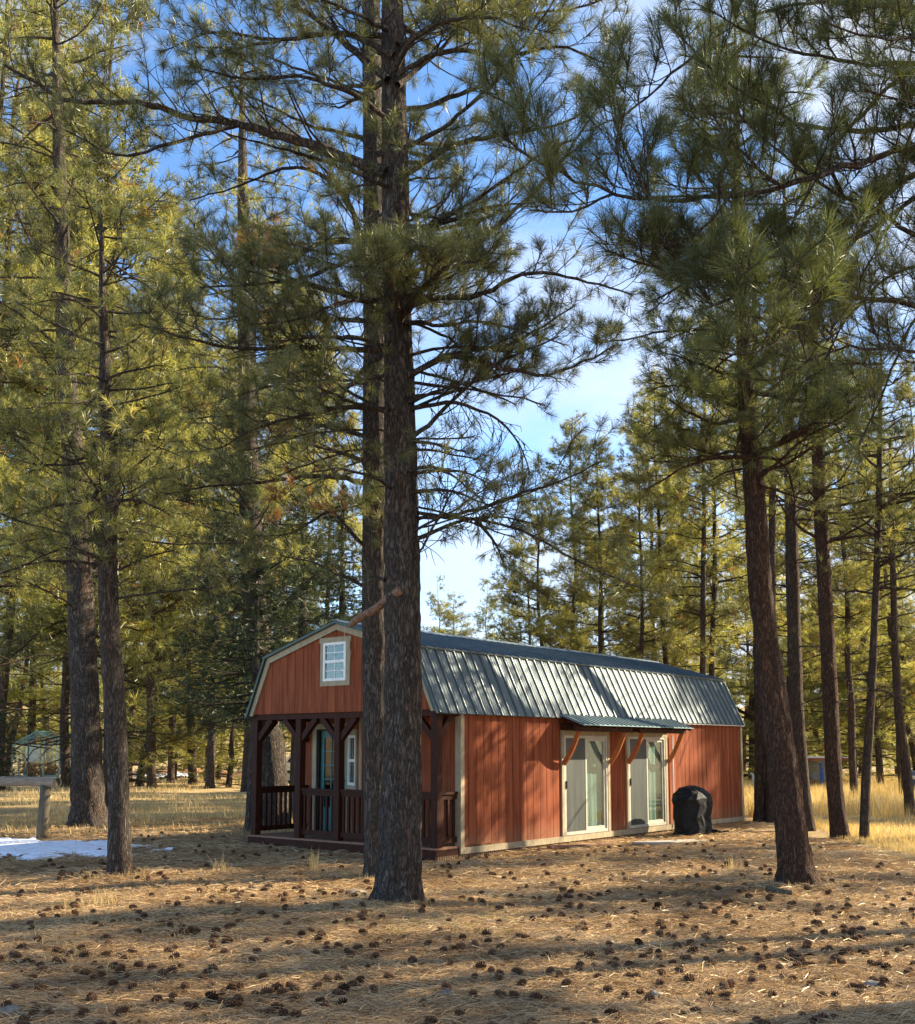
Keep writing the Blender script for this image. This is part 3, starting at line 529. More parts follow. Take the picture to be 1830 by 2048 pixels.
# ------------------------------------------------------------------ tree building
def unit(v): v = np.asarray(v, float); return v/(np.linalg.norm(v)+1e-9)
class Tree:
    def __init__(s, seed): s.r = random.Random(seed); s.nr = np.random.RandomState(seed); s.V = []; s.F = []; s.nv = 0; s.tp = []; s.td = []; s.tk = []; s.TP = []
    def tube(s, pts, rad, n):
        V, F = tube_np(pts, rad, n); s.V.append(V); s.F.append(F+s.nv); s.nv += len(V)
    def trunk(s, pts, rad, n=20, step=.12, rough=.06, flare=0, seed=0):
        """thick, ridged trunk along pts (interpolated smoothly)"""
        P = np.array(pts, float); rad = np.array(rad, float); d = np.concatenate([[0], np.cumsum(np.linalg.norm(np.diff(P, axis=0), axis=1))])
        m_ = max(6, int(d[-1]/step)); q = np.linspace(0, d[-1], m_)
        PP = np.stack([np.interp(q, d, P[:, i]) for i in range(3)], 1); RR = np.interp(q, d, rad)
        k = max(3, int(.8/step)) | 1; ker = np.hanning(k+2)[1:-1]; ker /= ker.sum()
        for i in range(3):
            e = np.pad(PP[:, i], k//2, mode='reflect', reflect_type='odd'); PP[:, i] = np.convolve(e, ker, 'valid')
        if flare: RR = RR*(1+flare*np.exp(-(q)/.22))
        V, F = tube_np(PP, 1.0, n); V = V.reshape(m_, n, 3); C = PP[:, None]; D = V-C
        th = np.arange(n)*2*np.pi/n
        X = np.stack(np.broadcast_arrays(np.cos(th)[None]*RR[:, None], np.sin(th)[None]*RR[:, None], q[:, None]), -1).reshape(-1, 3)
        S = X*np.array([16, 16, 2.6])+seed*7; S2 = X*np.array([34, 34, 9])+seed*3
        e = (np.abs(vnoise(S, 5))**.6*1.1-.35)*rough+vnoise(S2, 6)*rough*.45+vnoise(X*np.array([3, 3, .8])+seed, 7)*.05
        rt = 0
        if flare: rt = .35*flare*np.exp(-q/.16)[:, None]*np.cos(th*4+seed)[None]+.2*flare*np.exp(-q/.2)[:, None]*np.cos(th*7+seed*2)[None]
        e = e.reshape(m_, n)+rt
        V = C+D*(RR[:, None, None]*(1+e[..., None]))
        s.V.append(V.reshape(-1, 3)); s.F.append(F+s.nv); s.nv += m_*n; s.path = PP; s.rad = RR
    def tuft(s, p, d, k=0, sc=1): s.tp.append(p); s.td.append(d); s.tk.append((k, sc))
    def curve(s, p, d, Ln, n, bend=(0, 0, 0), wig=.15):
        P = [np.array(p, float)]; d = unit(d); st = Ln/n; bend = np.array(bend, float)
        for i in range(n):
            d = unit(d+bend/n+s.nr.normal(0, wig, 3)/max(1, n**.5)); P.append(P[-1]+d*st)
        return P
    def limb(s, pts, r0, r1=.008, live=1., subs=4., sl=.9, tw=4, kind=0, n=6, start=.15, up=.25, sc=1., tws=.25, brown=0., flat=1., nsub=5, thin=1.):
        pts = [np.array(p, float) for p in pts]
        # smooth the given points
        P = np.array(pts); d = np.concatenate([[0], np.cumsum(np.linalg.norm(np.diff(P, axis=0), axis=1))]); Ln = d[-1]
        m_ = max(5, int(Ln/.12)); q = np.linspace(0, Ln, m_); P = np.stack([np.interp(q, d, P[:, i]) for i in range(3)], 1)
        for _ in range(2): P[1:-1] = (P[:-2]+P[1:-1]*2+P[2:])/4
        P[1:-1] += s.nr.normal(0, .010, (m_-2, 3))*(.5+r0*6)
        rr = r0+(r1-r0)*(q/Ln)**.8; rr = rr*(1+s.nr.normal(0, .07, m_)); s.tube(P, rr, n)
        if subs <= 0: return P
        k = int(Ln*subs*(1-start))
        for i in range(k):
            t_ = start+(1-start)*(i+s.r.random())/k; j = min(m_-2, int(t_*(m_-1))); p = P[j]; tg = unit(P[j+1]-P[j])
            sd_ = np.cross(tg, (0, 0, 1)); sd_ = unit(sd_)*(1 if (i % 2) else -1)
            v = tg*s.r.uniform(.35, .9)+sd_*s.r.uniform(.4, 1.1)*flat+np.array([0, 0, s.r.uniform(-.25, .55)+up*.5])+s.nr.normal(0, .15, 3)
            ln = sl*s.r.uniform(.45, 1.15)*(1.12-.6*t_)
            s.branch(p, v, ln, max(.005, rr[j]*.38*thin), live, tw, kind, up, sc, tws, brown, nsub)
        if live > 0: s.tuft(P[-1], unit(P[-1]-P[-2]), kind, sc)
        return P
    def branch(s, p, v, ln, r, live, tw, kind, up, sc, tws, brown, nsub=5):
        Q = s.curve(p, v, ln, nsub, (0, 0, up), .32); s.tube(Q, np.linspace(r, .0035, len(Q)), 4)
        kd = 2 if (brown and s.r.random() < brown) else kind
        for _ in range(tw):
            a = s.r.uniform(.25, 1); j = min(len(Q)-2, int(a*(len(Q)-1))); w = Q[j]+(Q[j+1]-Q[j])*s.r.random(); tg = unit(Q[j+1]-Q[j])
            dv_ = tg*.7+s.nr.normal(0, .55, 3)+np.array([0, 0, up]); l_ = tws*s.r.uniform(.5, 1.3)
            Z = s.curve(w, dv_, l_, 2, (0, 0, up*1.2), .3); s.tube(Z, [.0045, .004, .0025], 3)
            if live and s.r.random() < live: s.tuft(Z[-1], unit(Z[-1]-Z[-2]), kd, sc)
        if live and s.r.random() < live: s.tuft(Q[-1], unit(Q[-1]-Q[-2]), kd, sc)
    def needles(s, n, ln, w, seg=2, spread=(.25, 1.35), back=.10, droop=.25):
        tp = np.array(s.tp); td = np.array(s.td); k = np.array(s.tk, float); N_ = len(tp); r = s.nr
        if N_ == 0: return None
        P = np.repeat(tp, n, 0); A = np.repeat(td, n, 0); K = np.repeat(k[:, 0], n).astype(int); S = np.repeat(k[:, 1], n)
        M_ = len(P); x = r.normal(size=(M_, 3)); x -= (x*A).sum(1)[:, None]*A; x /= np.linalg.norm(x, axis=1)[:, None]+1e-9
        th = r.uniform(spread[0], spread[1], M_); D = A*np.cos(th)[:, None]+x*np.sin(th)[:, None]
        P = P-A*(r.rand(M_)*back)[:, None]*S[:, None]; Ln = ln*S*r.uniform(.65, 1.05, M_)
        sd_ = np.cross(D, r.normal(size=(M_, 3))); sd_ /= np.linalg.norm(sd_, axis=1)[:, None]+1e-9; sd_ *= w/2*np.sqrt(S)[:, None]
        if seg == 1:
            V = np.stack([P-sd_, P+sd_, P+D*Ln[:, None]], 1).reshape(-1, 3); F = np.arange(M_*3).reshape(-1, 3); mi = K
            return V, [F], mi
        M1 = P+D*(Ln*.55)[:, None]; D2 = D+np.array([0, 0, -droop])*r.uniform(.2, 1.2, M_)[:, None]+r.normal(0, .10, (M_, 3)); E = M1+D2*(Ln*.45)[:, None]
        V = np.stack([P-sd_*.7, P+sd_*.7, M1+sd_, M1-sd_, E], 1).reshape(-1, 3); b = np.arange(M_)[:, None]*5
        return V, [b+np.array([[0, 1, 2, 3]]), b+np.array([[3, 2, 4]])], np.concatenate([K, K])
def finish(T, name, label, base, mats, barkm, nd, group=None, cat='pine tree', tname='trunk', rz=0):
    """one thing: trunk with its limbs, crown of needles"""
    base = np.array(base, float); root = thing(name, label, cat, tuple(base), rz, group)
    V = np.concatenate(T.V)-base; mesh_np('trunk', V, [np.concatenate(T.F)], barkm, root, smooth=True)
    r = T.needles(**nd)
    if r is not None:
        V, F, mi = r; mesh_np('crown', V-base, F, mats, root, midx=mi)
        print('TREE', name, 'tufts', len(T.tp), 'faces', len(mi))
    return root
def pxtrunk(T, rows, d, lean_d=0, **k):
    """rows: (px, py, width px) up the trunk at distance d -> world path; first row is the foot"""
    P, Rr = [], []
    n = len(rows)
    for i, (x, y, w) in enumerate(rows):
        dd = d+lean_d*i/(n-1); p = at(x, y, dd); P.append(p); Rr.append(w/2/FPX*dd*1.01)
    P[0][2] = gz(P[0][0], P[0][1])-.06
    T.trunk(P, Rr, **k); return P
def above(T, top_z, zs, n, L0, live, kind, seed, sc=1.0, per=1, r=.05, subs=4.5, cx=None, tw=4, ang=None):
    """random limbs round the trunk between heights zs"""
    zt_ = T.path[-1, 2]
    if kind != 4 and (zt_ < zs[1]+2.5 or zs[1] > 9): zs = (zs[0], zt_-.15)
    for i in range(n):
        z = zs[0]+(zs[1]-zs[0])*(i+T.r.random())/n; j = int(np.argmin(np.abs(T.path[:, 2]-z))); p = T.path[j]
        a = T.r.uniform(0, 2*math.pi) if ang is None else T.r.uniform(*ang)
        Ln = L0*T.r.uniform(.55, 1.15)*(1-.65*((z-zs[0])/(zs[1]-zs[0]+1e-6)))
        Q = T.curve(p, (math.cos(a), math.sin(a), T.r.uniform(-.05, .35)), Ln, 9, (0, 0, T.r.uniform(-.5, .5)), .3)
        T.limb(Q, r*T.r.uniform(.6, 1.1), .008, live, subs, .9, tw, kind, 6, .25, .3, sc)
NG = [MATS['needles_green'], MATS['needles_sunlit'], MATS['needles_brown'], MATS['needles_cool'], MATS['needles_dark']]
NN = [MATS['needles_near'], MATS['needles_green'], MATS['needles_brown'], MATS['needles_cool'], MATS['needles_dark']]
def ln_(T, pix, d, r0, **k):
    """limb through (px, py, depth offset) points"""
    x0, y0, o0 = pix[0]
    if 815 <= x0 < 850 and abs(d-11.75) < .1: pix = [(804, y0+6, 0)]+pix
    if 710 <= x0 < 726 and abs(d-14.3) < .1: pix = [(743, y0+6, 0)]+pix
    P = [at(x, y, d+o) for x, y, o in pix]; return T.limb(P, r0/2/FPX*d, **k)

# --- the big front pine (limbs read off the photograph, spread in depth)
T = Tree(11); d = 11.75
pxtrunk(T, [(796, 1806, 82), (800, 1700, 78), (805, 1500, 72), (806, 1300, 71), (803, 1100, 67), (800, 900, 63), (797, 700, 59), (793, 500, 56), (790, 300, 52), (786, 100, 47), (784, -120, 42), (784, -500, 32), (786, -900, 18), (788, -1200, 6)], d, .3, n=56, step=.045, rough=.15, flare=.32, seed=1)
ln_(T, [(770, 345, 0), (690, 315, .1), (600, 282, .3), (480, 248, .5), (370, 232, .6), (290, 205, .5), (130, 205, .3), (10, 130, .1)], d, 26, live=.8, subs=9, sl=1.0, tw=4, r1=.02)
ln_(T, [(480, 248, .5), (400, 270, .2), (330, 290, 0), (240, 320, -.2), (130, 260, -.3)], d, 12, live=.9, subs=9, sl=.8)
ln_(T, [(775, 160, 0), (700, 95, .3), (630, 35, .5), (560, -20, .6), (470, -60, .8)], d, 20, live=.95, subs=10, sl=1.1)
ln_(T, [(790, 140, 0), (815, 80, -.4), (880, 45, -.7), (960, 30, -1.0), (1060, 60, -1.2)], d, 16, live=.97, subs=11, sl=1.1, tw=5)
ln_(T, [(795, 170, 0), (870, 110, .5), (960, 20, .9), (1060, -20, 1.2)], d, 14, live=.97, subs=11, sl=1.1, tw=5)
ln_(T, [(775, 60, 0), (700, 20, -.6), (620, -10, -1.0)], d, 12, live=.97, subs=11, sl=1.0, tw=5)
ln_(T, [(822, 345, 0), (880, 298, .1), (960, 273, .2), (1060, 262, .2), (1130, 248, .3), (1200, 200, .3)], d, 17, live=.75, subs=8, sl=.9)
ln_(T, [(822, 610, 0), (850, 598, -.2), (960, 592, -.3), (1050, 540, -.4), (1150, 556, -.4), (1265, 590, -.5)], d, 16, live=.8, subs=8, sl=.9)
ln_(T, [(835, 745, 0), (870, 720, 0), (930, 700, .1), (1020, 692, .2), (1090, 650, .2), (1150, 610, .3)], d, 17, live=.65, subs=9, sl=.8, tw=5)
ln_(T, [(900, 712, 0), (960, 722, -.3), (1030, 745, -.4), (1110, 750, -.5), (1190, 715, -.6), (1230, 690, -.6)], d, 13, live=.65, subs=9, sl=.7, tw=5)
ln_(T, [(835, 640, 0), (880, 655, .4), (950, 640, .8), (1040, 660, 1.0), (1130, 690, 1.1)], d, 12, live=.6, subs=6, sl=.8)
for q in ([(838, 815, 0), (880, 803, 0), (930, 806, .1), (990, 830, .1), (1040, 880, .1), (1060, 950, .1)], [(838, 945, 0), (890, 935, .1), (940, 942, .1), (985, 970, .2)], [(840, 982, 0), (880, 975, -.1), (930, 990, -.2), (1000, 1020, -.3)],
          [(845, 1080, 0), (870, 1060, 0), (910, 1042, .1), (980, 1030, .1), (1050, 1040, .1), (1085, 1052, .1)], [(950, 1036, .1), (985, 1070, .1), (1005, 1120, .1)], [(770, 1160, 0), (735, 1150, .1)], [(836, 880, 0), (880, 890, .2), (940, 905, .3)]):
    ln_(T, q, d, 11, live=0.04, subs=9, sl=.45, tw=5, up=-.45, r1=.006, tws=.22)
for q, w in (([(775, 700, 0), (700, 700, -.2), (600, 692, -.4), (480, 700, -.6), (380, 680, -.8), (280, 648, -1.0)], 15), ([(772, 480, 0), (700, 520, -.3), (600, 560, -.5), (500, 570, -.7), (400, 575, -.9)], 15),
             ([(775, 820, 0), (700, 812, -.2), (620, 830, -.4), (520, 850, -.5), (430, 900, -.6)], 12), ([(770, 600, 0), (690, 600, -.5), (600, 640, -.9), (500, 650, -1.1)], 12)):
    ln_(T, q, d, w, live=.85, subs=10, sl=.95, tw=5)
ln_(T, [(788, 110, 0), (690, 62, .2), (560, 82, .5), (430, 60, .7), (320, 105, .9)], d, 15, live=.9, subs=10, sl=1.0, tw=5)
ln_(T, [(792, 250, 0), (700, 180, -.4), (600, 150, -.7), (480, 160, -.9), (380, 130, -1.0)], d, 13, live=.85, subs=9, sl=.95, tw=5)
above(T, 0, (3.5, 5.9), 8, 2.2, .03, 0, 1, r=.020, subs=7, ang=(-.7, .8), tw=4)
above(T, 0, (4.9, 6.8), 6, 1.8, .05, 0, 1, r=.02, subs=8, ang=(2.5, 3.9), tw=5)
ln_(T, [(796, 150, 0), (890, 95, -.3), (1010, 112, -.5), (1130, 90, -.7), (1240, 140, -.8)], d, 14, live=.95, subs=10, sl=1.0, tw=5)
ln_(T, [(796, 90, 0), (900, 40, .3), (1030, 30, .6), (1150, 20, .8), (1250, -20, 1.0)], d, 14, live=.95, subs=10, sl=1.0, tw=5)
# branch that reaches towards the camera in front of the trunk
ln_(T, [(800, 640, -.1), (830, 600, -.6), (860, 560, -1.2), (900, 530, -1.9), (960, 520, -2.4)], d, 17, live=1, subs=11, sl=.7, tw=6)
ln_(T, [(800, 640, -.1), (790, 580, -.9), (770, 540, -1.5), (740, 530, -2.1)], d, 13, live=1, subs=11, sl=.6, tw=6)
above(T, 0, (6.0, 15.5), 34, 3.0, .85, 0, 1)
above(T, 0, (3.8, 8.5), 22, 2.8, .85, 0, 1, r=.03, subs=5.5)
above(T, 0, (4.9, 8.8), 11, 3.2, .8, 0, 1, r=.03, subs=7, ang=(-.5, .7))
above(T, 0, (4.6, 8.8), 4, 3.4, .75, 0, 1, r=.03, subs=7, ang=(2.6, 3.8))
finish(T, 'pine_tree', 'tall pine with dark furrowed trunk standing in front of the cabin gable', at(795, 1806, d)*[1, 1, 0], NN, MATS['bark_grey'], dict(n=58, ln=.155, w=.0034, seg=2))
# --- its twin just behind
T = Tree(12); d = 14.3
pxtrunk(T, [(761, 1752, 58), (757, 1600, 58), (755, 1400, 58), (753, 1200, 57), (753, 1000, 55), (752, 800, 52), (751, 600, 50), (749, 400, 47), (745, 200, 42), (742, 0, 38), (740, -400, 28), (742, -800, 10)], d, .2, n=44, step=.06, rough=.08, flare=.16, seed=2)
for q, w, lv in (([(722, 480, 0), (695, 400, 0), (650, 350, .1), (590, 330, .2), (520, 355, .3), (440, 385, .3), (380, 400, .3)], 15, .5), ([(722, 470, .1), (690, 385, .4), (640, 325, .6), (590, 305, .7), (540, 290, .8)], 11, .5),
             ([(722, 485, 0), (650, 480, -.2), (590, 510, -.4), (500, 525, -.5), (390, 520, -.6)], 15, .85), ([(722, 965, 0), (690, 955, .1), (640, 950, .1), (520, 965, .2), (410, 972, .3), (330, 990, .3)], 13, .45),
             ([(720, 1090, 0), (690, 1050, 0), (660, 1012, .1), (620, 1050, .1), (560, 1075, .2), (510, 1070, .2)], 11, .6), ([(722, 1170, 0), (680, 1150, .1), (630, 1125, .2), (560, 1110, .2)], 8, .4),
             ([(722, 870, 0), (650, 850, .3), (560, 850, .6), (450, 830, .9), (360, 840, 1.0)], 12, .8), ([(722, 640, 0), (650, 640, .5), (540, 620, .8), (430, 640, 1.1), (330, 620, 1.3)], 13, .8),
             ([(722, 760, 0), (640, 790, .4), (540, 770, .7), (440, 800, .9)], 11, .8), ([(722, 920, 0), (660, 900, -.3), (590, 880, -.6), (480, 900, -.8)], 11, .6)):
    ln_(T, q, d, w, live=min(1, lv+.12), subs=8.5, sl=.95, tw=5, brown=.5 if q[0][1] == 1090 else .04)
ln_(T, [(600, 515, -.8), (560, 500, -.9), (500, 498, -1.0)], d, 6, live=1, subs=10, sl=.3, tw=4, kind=2)
above(T, 0, (7.0, 14.5), 30, 2.8, .85, 0, 1)
finish(T, 'pine_tree', 'dark pine standing close behind and left of the big front pine', at(748, 1752, d)*[1, 1, 0], NN, MATS['bark_grey'], dict(n=48, ln=.165, w=.0042, seg=2))
# --- slim forked pine, left
T = Tree(13); d = 14.1
pxtrunk(T, [(240, 1752, 44), (238, 1600, 40), (229, 1400, 40), (219, 1250, 38), (215, 1100, 36), (220, 1000, 34), (228, 950, 34), (215, 880, 27), (208, 800, 24), (210, 700, 20), (205, 600, 15), (203, 480, 9), (202, 400, 5)], d, .2, n=36, step=.06, rough=.08, flare=.3, seed=3)
ln_(T, [(218, 1120, 0), (190, 1080, 0), (178, 1040, .1), (183, 990, .1), (205, 960, .1)], d, 17, live=.6, subs=4, sl=.6, r1=.03)
for q, w in (([(205, 690, 0), (150, 670, 0), (90, 640, .2), (30, 600, .3)], 9), ([(208, 760, 0), (260, 740, .2), (330, 730, .3)], 7), ([(200, 900, 0), (150, 930, -.1), (80, 890, -.3), (0, 860, -.4)], 9), ([(215, 860, 0), (270, 880, .1), (340, 880, .2)], 8),
             ([(200, 1000, 0), (120, 1010, .2), (40, 1030, .3)], 8), ([(230, 1000, 0), (290, 1000, -.2), (340, 1030, -.3)], 7), ([(212, 1120, 0), (130, 1090, -.2), (30, 1140, -.4)], 8), ([(235, 1140, 0), (300, 1110, .1), (350, 1100, .2)], 6)):
    ln_(T, q, d, w, live=.75, subs=6, sl=.75, tw=4)
above(T, 0, (3.6, 8.6), 34, 2.0, .85, 0, 1, r=.022, subs=4)
above(T, 0, (3.9, 8.6), 24, 2.1, .85, 1, 1, r=.022, subs=4)
finish(T, 'pine_tree', 'slim crooked pine with sunlit flaky bark beside the snow patch', at(240, 1752, d)*[1, 1, 0], NG, MATS['bark_grey'], dict(n=38, ln=.165, w=.0048, seg=2))
# --- thick dark pine, left
T = Tree(14); d = 23.5
pxtrunk(T, [(178, 1652, 62), (176, 1560, 56), (171, 1400, 52), (164, 1250, 50), (158, 1150, 46), (150, 1000, 42), (140, 850, 38), (132, 700, 34), (125, 500, 30), (118, 300, 24), (112, 100, 16), (110, -100, 6)], d, .2, n=36, step=.09, rough=.15, flare=.42, seed=4)
above(T, 0, (4.6, 16.5), 44, 3.4, .85, 0, 1, r=.045, subs=4)
above(T, 0, (5.2, 16.5), 34, 3.4, .85, 1, 1, r=.04, subs=4)
finish(T, 'pine_tree', 'thick dark pine with flared foot behind the log rail', at(178, 1652, d)*[1, 1, 0], NG, MATS['bark_grey'], dict(n=20, ln=.20, w=.0095, seg=1))
# --- leaning pine, right
T = Tree(16); d = 13.1
pxtrunk(T, [(1596, 1773, 64), (1588, 1712, 60), (1572, 1575, 57), (1553, 1437, 53), (1535, 1300, 47), (1518, 1156, 46), (1512, 1029, 43), (1503, 903, 39), (1492, 822, 34), (1487, 700, 28), (1480, 560, 23), (1476, 400, 18), (1472, 200, 11), (1470, 50, 5)], d, .3, n=48, step=.05, rough=.15, flare=.42, seed=5)
for q, w, lv in (([(1505, 912, 0), (1440, 915, -.2), (1395, 920, -.3), (1340, 950, -.4), (1290, 985, -.5)], 12, .55), ([(1400, 918, -.3), (1340, 925, 0), (1290, 920, .1)], 7, .6), ([(1505, 905, 0), (1570, 890, -.4), (1640, 840, -.6), (1700, 800, -.7), (1760, 760, -.8)], 11, .9),
                 ([(1500, 830, 0), (1440, 850, -.4), (1380, 830, -.8), (1340, 800, -1.0)], 12, .95), ([(1515, 915, 0), (1565, 915, .1), (1585, 960, .1), (1590, 1020, .1)], 8, 0), ([(1520, 970, 0), (1580, 990, .2), (1640, 1010, .3)], 7, .3),
                 ([(1497, 780, 0), (1570, 800, .1), (1660, 810, .2), (1740, 790, .2)], 12, .9)):
    ln_(T, q, d, w, live=lv, subs=7, sl=.7, tw=5, kind=3 if lv > .8 else 0)
above(T, 0, (5.0, 9.4), 66, 2.2, .95, 3, 1, r=.026, subs=6, tw=5)
finish(T, 'pine_tree', 'leaning reddish-brown pine right of the cabin with the nearest trunk there', at(1596, 1773, d)*[1, 1, 0], NG, MATS['bark_red'], dict(n=50, ln=.17, w=.0040, seg=2))
# --- the near pine whose trunk stands out of frame on the right; its limbs hang across the top right
T = Tree(17); bx, by = 4.1, 7.6
T.trunk([(bx, by, -.06), (bx+.05, by, 2), (bx, by+.05, 4), (bx-.05, by+.1, 6.5), (bx, by+.1, 9), (bx+.1, by+.1, 12)], [.24, .21, .19, .16, .12, .04], n=28, step=.12, rough=.08, flare=.3, seed=6)
def nl(pix, r0, **k): return T.limb([np.array([bx, by, at(*pix[0])[2]-.3])]*(1 if k.pop('root', False) else 0)+[at(*q) for q in pix], r0, **k)
KW = dict(kind=3, sc=1.0, tw=4, sl=.60, up=.50, tws=.16, flat=.8)
nl([(1840, 283, 7.2), (1740, 320, 7.0), (1668, 344, 6.9), (1567, 374, 6.8), (1460, 392, 6.7), (1365, 404, 6.6), (1290, 402, 6.5), (1223, 389, 6.5), (1137, 354, 6.4), (1051, 313, 6.4), (985, 262, 6.3)], .034, root=True, live=.95, subs=12, r1=.006, **KW)
nl([(1840, 612, 7.3), (1740, 598, 7.1), (1640, 580, 6.9), (1560, 570, 6.8), (1480, 590, 6.6), (1400, 620, 6.5)], .03, root=True, live=.95, subs=12, r1=.006, **KW)
nl([(1840, 480, 7.6), (1760, 420, 7.6), (1690, 400, 7.6), (1600, 340, 7.5), (1540, 290, 7.5), (1480, 230, 7.4), (1430, 150, 7.4)], .026, root=True, live=.95, subs=12, r1=.006, **KW)
nl([(1840, 120, 7.4), (1760, 135, 7.3), (1680, 120, 7.2), (1590, 105, 7.2), (1500, 70, 7.1), (1420, 20, 7.0)], .024, root=True, live=.95, subs=12, r1=.006, **KW)
nl([(1567, 374, 6.8), (1500, 330, 6.5), (1450, 270, 6.4), (1400, 200, 6.3)], .014, live=1, subs=13, r1=.005, **KW)
nl([(1300, 402, 6.5), (1260, 330, 6.4), (1225, 230, 6.3), (1222, 150, 6.3)], .011, live=1, subs=12, r1=.005, **KW)
nl([(1137, 354, 6.4), (1110, 300, 6.5), (1050, 220, 6.5), (960, 180, 6.5)], .010, live=1, subs=12, r1=.005, **KW)
nl([(1460, 392, 6.7), (1400, 470, 6.5), (1330, 500, 6.4), (1250, 480, 6.4)], .012, live=1, subs=12, r1=.005, **KW)
nl([(1223, 389, 6.5), (1170, 420, 6.3), (1100, 430, 6.2), (1060, 420, 6.2)], .010, live=1, subs=13, r1=.005, **KW)
nl([(1560, 570, 6.8), (1500, 600, 6.4), (1458, 590, 6.2), (1455, 560, 6.2)], .012, live=1, subs=13, r1=.005, **KW)
nl([(1640, 580, 6.9), (1590, 660, 6.6), (1530, 700, 6.4), (1480, 720, 6.3), (1420, 700, 6.3)], .013, live=1, subs=13, r1=.005, **KW)
nl([(1840, 330, 7.8), (1760, 400, 7.8), (1700, 500, 7.7), (1640, 560, 7.6), (1560, 600, 7.5)], .03, root=True, live=.6, subs=13, r1=.008, kind=0, sc=1, tw=4, sl=.6, up=.3, tws=.18)
nl([(1840, 520, 7.9), (1760, 560, 7.9), (1690, 640, 7.8), (1650, 720, 7.8)], .02, root=True, live=.5, subs=13, r1=.006, kind=0, sc=1, tw=4, sl=.5, up=.2, tws=.18)
nl([(1840, 610, 8.0), (1790, 720, 8.0), (1760, 810, 7.9), (1720, 890, 7.9)], .016, root=True, live=.55, subs=13, r1=.006, kind=0, sc=1, tw=4, sl=.5, up=.3, tws=.18)
nl([(1840, 0, 7.0), (1760, 20, 6.9), (1680, 10, 6.8), (1600, -20, 6.8)], .02, root=True, live=1, subs=11, r1=.006, **KW)
nl([(1840, 200, 6.6), (1790, 200, 6.5), (1730, 180, 6.4)], .014, root=True, live=1, subs=11, r1=.006, **KW)
nl([(1840, 380, 7.4), (1740, 470, 7.3), (1620, 500, 7.2), (1500, 520, 7.1), (1380, 560, 7.0), (1310, 600, 7.0)], .022, root=True, live=.95, subs=12, r1=.006, **KW)
nl([(1690, 400, 7.6), (1640, 300, 7.4), (1560, 220, 7.3), (1470, 180, 7.2), (1390, 110, 7.1), (1330, 30, 7.0)], .018, live=.95, subs=12, r1=.006, **KW)
nl([(1840, 700, 7.4), (1760, 700, 7.2), (1680, 690, 7.1), (1600, 730, 7.0), (1540, 780, 6.9)], .018, root=True, live=.9, subs=11, r1=.006, **KW)
nl([(1560, 570, 6.8), (1440, 560, 6.7), (1320, 540, 6.7), (1210, 500, 6.7)], .012, live=.9, subs=13, r1=.005, **KW)
nl([(1390, 110, 7.1), (1320, 170, 7.0), (1260, 230, 6.9), (1180, 260, 6.9)], .012, live=.9, subs=11, r1=.005, **KW)
nl([(1840, 60, 6.4), (1780, 90, 6.3), (1710, 70, 6.2), (1640, 40, 6.2)], .016, root=True, live=1, subs=12, r1=.006, **KW)
above(T, 0, (6.2, 11.5), 30, 2.8, .9, 0, 1, r=.04, subs=2.6)
finish(T, 'pine_tree', 'near pine whose long-needled limbs hang in from the top right', (bx, by, 0), NN, MATS['bark_grey'], dict(n=56, ln=.165, w=.0024, seg=2, spread=(.2, 1.15), droop=.12))
# --- mid-distance trunks on the right (and one pine behind the porch)
def midpine(seed, rows, d, label, cz, n, L0, kinds=(0,), live=.9, nd=None, bk='bark_far', dead=8, fl=.25, sc=1.0, ang=None, subs=4):
    T = Tree(seed); P = pxtrunk(T, rows, d, .2, n=26, step=.10, rough=.08, flare=fl, seed=seed)
    for k in kinds: above(T, 0, cz, n//len(kinds), L0, live, k, 1, sc, r=.035, subs=subs)
    z0 = max(2.2, cz[0]-3.0)
    if seed == 27: above(T, 0, (3.7, 8.2), 50, 2.5, .95, 4, 1, r=.03, subs=7)
    for i in range(dead):
        z = T.r.uniform(z0, cz[0]); j = int(np.argmin(np.abs(T.path[:, 2]-z))); a = T.r.uniform(0, 6.28)
        Q = T.curve(T.path[j], (math.cos(a), math.sin(a), .1), T.r.uniform(.6, 1.8), 6, (0, 0, -.5), .35); T.limb(Q, .018, .005, 0, 4, .5, 3, 0, 5, .2, -.3)
    return finish(T, 'pine_tree', label, P[0]*[1, 1, 0], NG, MATS[bk], nd or dict(n=16, ln=.19, w=.0095, seg=1))
midpine(21, [(1521, 1646, 24), (1520, 1437, 21), (1516, 1200, 19), (1513, 1000, 17), (1510, 800, 14), (1508, 600, 9), (1507, 450, 4)], 25.2, 'straight pine just beyond the cabin, left of a close pair', (7.0, 13.0), 40, 2.2)
midpine(22, [(1541, 1650, 20), (1541, 1437, 18), (1543, 1200, 16), (1545, 1000, 14), (1547, 800, 11), (1548, 600, 7), (1549, 500, 3)], 25.0, 'thinner pine of the close pair hidden behind the leaning pine', (7.0, 12.0), 34, 2.0)
midpine(23, [(1616, 1662, 26), (1607, 1575, 24), (1595, 1437, 25), (1589, 1300, 26), (1585, 1156, 27), (1582, 1000, 25), (1578, 850, 22), (1574, 700, 18), (1570, 500, 12), (1568, 350, 5)], 22.4, 'dark curved pine directly right of the leaning pine', (6.4, 13.2), 48, 2.4)
midpine(24, [(1681, 1676, 34), (1669, 1575, 31), (1662, 1437, 30), (1656, 1300, 29), (1648, 1156, 27), (1640, 1000, 27), (1634, 850, 24), (1628, 700, 19), (1624, 550, 12), (1620, 430, 5)], 20.6, 'stout brown pine in front of the blue-posted shelter', (5.4, 11.8), 48, 2.3, (1, 0), bk='bark_red', nd=dict(n=24, ln=.18, w=.0085, seg=1))
